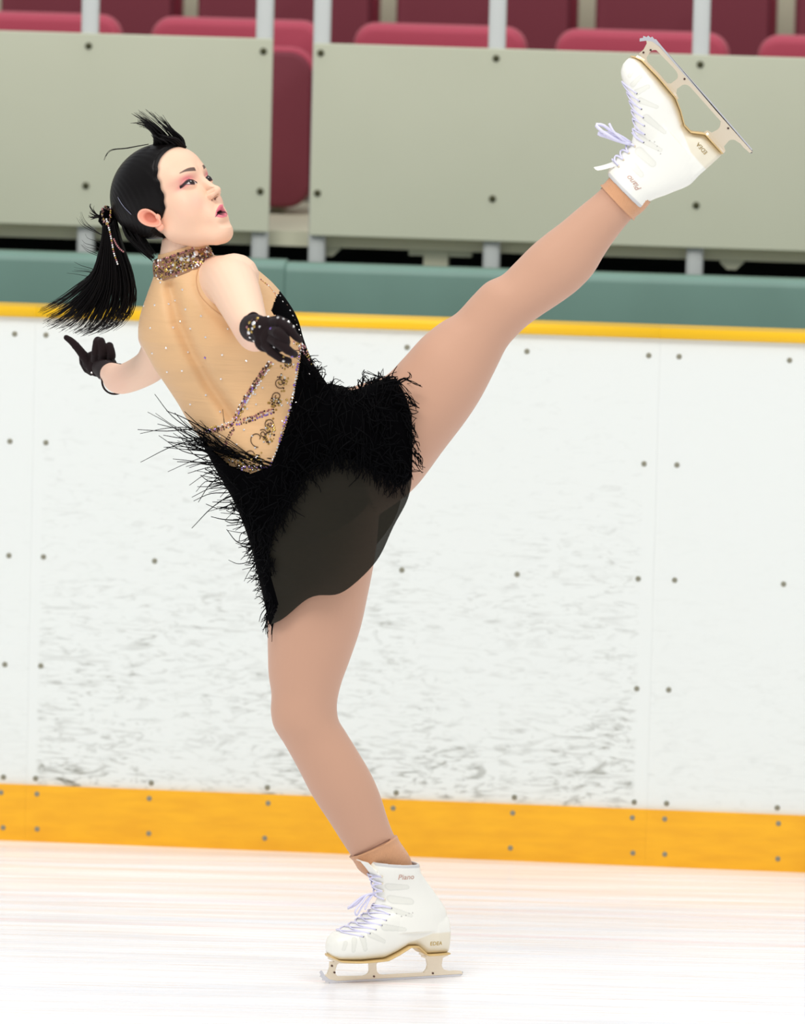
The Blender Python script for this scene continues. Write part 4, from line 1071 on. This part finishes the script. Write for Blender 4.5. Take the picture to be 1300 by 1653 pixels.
# ---- gloves: palm and five fingers each, fused
def glove(palm, fingers, wrist):
    mb = MB()
    for c_, r_, ang in palm:
        ca, sa = math.cos(ang), math.sin(ang); mb.ell(P(*c_), r_, np.array([[ca, 0, sa], [0, 1, 0], [-sa, 0, ca]]), 20, 14)
    limb(mb, wrist, 14, 18)
    for f in fingers:
        rows = catmull([(*P(a, b, c_), r_) for a, b, c_, r_ in f], 22); mb.tube(rows[:, :3], rows[:, 3], 12); mb.ell(rows[-1, :3], (rows[-1, 3],) * 3)
        for k_ in (7, 14): mb.ell(rows[k_, :3], (rows[k_, 3] * 1.08,) * 3)
    return mb.solid('glove', .0014, 3, M_glove, person)
g1 = glove([((430, 533, -.545), (.031, .016, .027), math.radians(25)), ((444, 546, -.555), (.031, .014, .028), math.radians(32)), ((428, 552, -.545), (.022, .014, .020), .5)],
    [[(438, 522, -.55, .0105), (452, 521, -.575, .0098), (467, 532, -.585, .0088), (479, 545, -.575, .0075), (484, 549, -.568, .0065)],
     [(440, 534, -.565, .0105), (452, 540, -.592, .0100), (461, 549, -.590, .0090), (462, 556, -.570, .0080)],
     [(438, 546, -.565, .0102), (452, 556, -.590, .0098), (466, 566, -.592, .0088), (476, 572, -.575, .0074)],
     [(427, 556, -.555, .0095), (440, 569, -.572, .0090), (453, 578, -.575, .0080), (466, 582, -.560, .0068)],
     [(432, 522, -.52, .0115), (448, 518, -.515, .0105), (463, 524, -.505, .0092), (472, 534, -.50, .0078)]],
    [(408, 529, -.475, .0285), (416, 530, -.505, .0265), (426, 533, -.53, .023), (434, 536, -.545, .019)])
g2 = glove([((158, 590, .485), (.026, .015, .024), math.radians(20)), ((148, 582, .49), (.018, .013, .022), math.radians(40)), ((172, 588, .475), (.022, .014, .018), 0)],
    [[(146, 590, .488, .0110), (135, 574, .482, .0098), (124, 560, .478, .0085), (113, 549, .475, .0072), (107, 545, .474, .0060)],
     [(154, 582, .475, .0095), (155, 564, .458, .0090), (157, 550, .462, .0080), (160, 549, .478, .0070)],
     [(163, 584, .472, .0098), (166, 564, .452, .0092), (163, 551, .456, .0084), (166, 556, .476, .0072)],
     [(177, 586, .470, .0090), (180, 570, .450, .0086), (177, 558, .454, .0076), (175, 562, .474, .0066)],
     [(150, 600, .492, .0105), (139, 592, .505, .0095), (134, 581, .508, .0085), (133, 573, .505, .0072)]],
    [(181, 603, .415, .0255), (174, 600, .435, .0235), (166, 596, .46, .020), (160, 592, .475, .017)])
BV_g1, BV_g2 = bvh(g1), bvh(g2)
# cuffs
mb = MB(); a = np.linspace(0, 2 * np.pi, 40); C1 = np.array([P(409 + 13 * math.cos(t) , 528 + 22 * math.sin(t), -.478 + .012 * math.cos(t)) for t in a]); mb.tube(C1, .0034, 8, False); mb.build('glove_cuff', M_glove, g1)
mb = MB(); C2 = np.array([P(188 + 23 * math.cos(t) - 3 * math.sin(t), 612 + 24 * math.sin(t), .36 - .03 * math.cos(t)) for t in a]); mb.tube(C2, .0021, 8, False); mb.build('glove_cuff', M_glove, g2)
it = [(380 + x / 9.286, 470 + y / 9.286, .0026, m_, BV_g1) for x, y, m_ in ((365, 535, 0), (530, 560, 4), (575, 840, 0), (385, 925, 0), (720, 1045, 0), (848, 980, 4), (280, 742, 0), (222, 690, 0), (495, 385, 0), (640, 400, 0), (720, 420, 0), (800, 460, 0), (870, 530, 0), (720, 980, 2))]
for x, y, r_, m_ in ((322, 410, .0034, 2), (205, 475, .0036, 2), (265, 485, .0046, 0), (190, 575, .0036, 2), (245, 560, .0030, 0), (195, 620, .0044, 0), (270, 530, .0034, 2), (240, 440, .003, 3), (165, 540, .003, 1), (180, 650, .003, 3), (300, 450, .003, 3), (235, 610, .003, 2)): it.append((380 + x / 9.286 + 1.5, 470 + y / 9.286, r_, m_, BV_g1))
gem_cloud('glove_gems', it, g1)
it = [(90 + x / 6.5, 520 + y / 6.5, .0022, m_, BV_g2) for x, y, m_ in ((378, 530, 0), (372, 565, 0), (520, 525, 2), (550, 510, 0), (575, 500, 0), (600, 492, 0), (630, 495, 2), (400, 600, 2), (425, 620, 2), (480, 575, 1), (470, 600, 0), (465, 655, 1), (480, 680, 1), (500, 700, 1))]
gem_cloud('glove_gems', it, g2)

# ---- hair: smooth cap drawn back, its edge is the hairline
mk = hair_mask(L); infl = -.003 + (.0088 + .0002 * mk ** 6 * np.sin(np.arctan2(L[..., 0], L[..., 1] + .10) * 90)) * mk
L2 = OC + D * (rad + infl)[..., None]; F_ = grid_faces(N1, N2); keep = mk.reshape(-1)[F_].max(1) > .02; F_ = F_[keep]
used = np.unique(F_); remap = -np.ones(N1 * N2, int); remap[used] = np.arange(len(used))
hair = new_mesh('hair', to_world(L2).reshape(-1, 3)[used], remap[F_], M_hair, person)
def bundle(guides, n, r0, spread, jitter, end=.2, y0=0.0, yamp=.02, npts=16, frac=(.7, 1.0), rfun=None, sides=5, locks=None):
    G = [catmull([(a, b, 0) for a, b in g], npts)[:, :2] for g in guides]; mb = MB(); t = np.linspace(0, 1, npts)
    for i in range(n):
        k = rng.uniform(0, len(G) - 1.001); j = int(k); f = k - j; q = G[j] * (1 - f) + G[j + 1] * f
        if locks:                                            # strands gather into tapering locks toward their tips
            kc = (np.floor(k * locks) + .5) / locks + .10 * rng.normal(); kk = np.clip(k + (kc - k) * .85 * t ** 1.2, 0, len(G) - 1.001); q = np.array([G[int(a_)][m_] * (1 - (a_ - int(a_))) + G[int(a_) + 1][m_] * (a_ - int(a_)) for m_, a_ in enumerate(kk)])
        yy = rng.uniform(-1, 1); fr_ = rng.uniform(*frac); m_ = max(int(npts * fr_), 5); q = q[:m_]; tt = t[:m_]
        ph_ = rng.uniform(0, 6.28); off = rng.normal(0, jitter, 2)
        pts = [P(q[s][0] + off[0] * tt[s] ** 1.3 + spread * math.sin(ph_ + tt[s] * 5) * tt[s], q[s][1] + off[1] * tt[s] ** 1.3 + spread * math.cos(ph_ + tt[s] * 4) * tt[s], y0 + yy * yamp * (.35 + 1.2 * math.sin(min(tt[s] * 2.2, 1.7)))) for s in range(m_)]
        rr_ = r0 * rng.uniform(.6, 1.3); mb.tube(pts, rr_ * (1 - (1 - end) * (np.linspace(0, 1, m_) ** 1.7)), sides, cap=True)
    return mb
GD = [[(168, 352), (163, 395), (148, 440), (118, 462), (88, 482), (52, 500)], [(169, 352), (165, 400), (152, 450), (125, 485), (98, 505), (58, 527)], [(171, 352), (168, 405), (160, 455), (138, 495), (115, 520), (80, 538)],
      [(173, 352), (173, 410), (168, 460), (150, 500), (133, 525), (108, 540)], [(176, 352), (180, 410), (180, 460), (170, 500), (150, 530), (118, 542)], [(180, 352), (188, 405), (197, 450), (196, 490), (178, 522), (135, 541)], [(184, 348), (196, 392), (213, 440), (218, 475), (208, 510), (178, 534)]]
yh = to_world(np.array([.0, -.10, .0]))[1]
pt = bundle(GD[1:], 170, .0042, 2.0, 2.5, .08, yh, .020, frac=(.55, .9), locks=1.6)
pt.V += []; q = bundle(GD, 460, .0011, 2.5, 3.5, .3, yh, .024, frac=(.78, 1.0), locks=1.6); 
ponytail = join([pt.build('ponytail', M_hair), q.build('x', M_hair)], 'ponytail'); ponytail.parent = hair
q = bundle([[(300, 238), (296, 226), (278, 210), (262, 190)], [(296, 236), (282, 216), (262, 198), (240, 178)], [(276, 236), (262, 216), (245, 200), (218, 178)], [(262, 238), (252, 220), (238, 204), (213, 190)], [(246, 238), (248, 222), (240, 206), (212, 208)]], 130, .0013, 3, 3, .25, to_world(np.array([0, .055, .10]))[1], .012, frac=(.5, 1.0))
q2 = bundle([[(301, 238), (290, 226), (270, 220), (255, 214)], [(290, 238), (275, 226), (258, 222), (248, 216)], [(262, 240), (255, 230), (248, 224), (246, 218)]], 60, .0038, 2, 2, .2, to_world(np.array([0, .055, .10]))[1], .016, frac=(.7, 1))
join([q.build('loose_forelock', M_hair), q2.build('x', M_hair)], 'loose_forelock').parent = hair
q = bundle([[(190, 350), (206, 384), (230, 405), (252, 422)], [(200, 345), (218, 380), (234, 402), (250, 416)], [(222, 350), (230, 378), (240, 398), (252, 414)]], 80, .0012, 2, 3, .5, yh * .4, .02, frac=(.9, 1))
q3 = bundle([[(240, 232), (205, 238), (172, 243), (163, 262)], [(240, 234), (208, 240), (178, 248), (168, 268)]], 4, .0006, 1, 1, .4, 0, .01, frac=(.9, 1))
q4 = bundle([[(172, 352), (155, 345), (148, 332), (152, 326)], [(170, 350), (158, 350), (148, 350), (140, 349)], [(170, 352), (155, 350), (147, 352), (141, 347)]], 26, .0016, 1, 2, .2, yh, .01, frac=(.7, 1))
q5 = bundle([[(172, 385), (150, 370), (132, 352), (126, 325)], [(170, 380), (152, 372), (138, 366), (128, 350)], [(170, 440), (150, 432), (138, 428), (128, 420)], [(160, 455), (140, 452), (110, 450), (75, 456)]], 16, .0007, 2, 3, .3, yh, .02, frac=(.8, 1))
join([q.build('stray_hair', M_hair), q3.build('x', M_hair), q4.build('y', M_hair), q5.build('z', M_hair)], 'stray_hair').parent = hair
tag(bpy.data.objects['stray_hair'], kind='stuff')
bvh_hair = bvh(hair); mb = MB(); mb.tube(surf_line(bvh_hair, [(191, 318), (196, 327), (203, 336), (213, 346)], 16, .0012), .0008, 6); mb.build('hair_pin', nt_mat('grey_hair_pin', srgb(120, 122, 140), .4, .6), hair)
# beaded hair tie with two hanging strings
mb = MB(); idx = []
def bead(x, y, Y, r, mi):
    k0 = len(mb.F); mb.ell(P(x, y, Y), (r, r, r), None, 8, 6); idx.extend([mi] * (len(mb.F) - k0))
for q_, n_ in (([(172, 354), (177, 372), (181, 392), (184, 408), (190, 426)], 22), ([(184, 386), (189, 396), (194, 402), (199, 406)], 9)):
    for j, p in enumerate(catmull([(x, y, 0) for x, y in q_], n_)): bead(p[0], p[1], yh - .052 + .0004 * j, .0022, [0, 0, 2, 1][j % 4] if n_ > 10 else 1)
for _ in range(46): 
    a_ = rng.uniform(0, 6.28); bead(172 + 7 * math.cos(a_) + rng.normal(0, 1.2), 347 + 13 * math.sin(a_) + rng.normal(0, 1.2), yh - .030 + rng.normal(0, .006), rng.uniform(.0016, .0028), int(rng.choice([1, 3, 3, 2, 0])))
ornament = new_mesh('beaded_hair_tie', np.concatenate(mb.V), mb.F, None, hair, True, mats=GEMS, matidx=idx)
mb = MB(); mb.tube([P(180, 336, yh), P(174, 346, yh), P(172, 356, yh), P(176, 364, yh)], [.010, .017, .017, .012], 16); mb.build('hair_tie', M_black, hair)
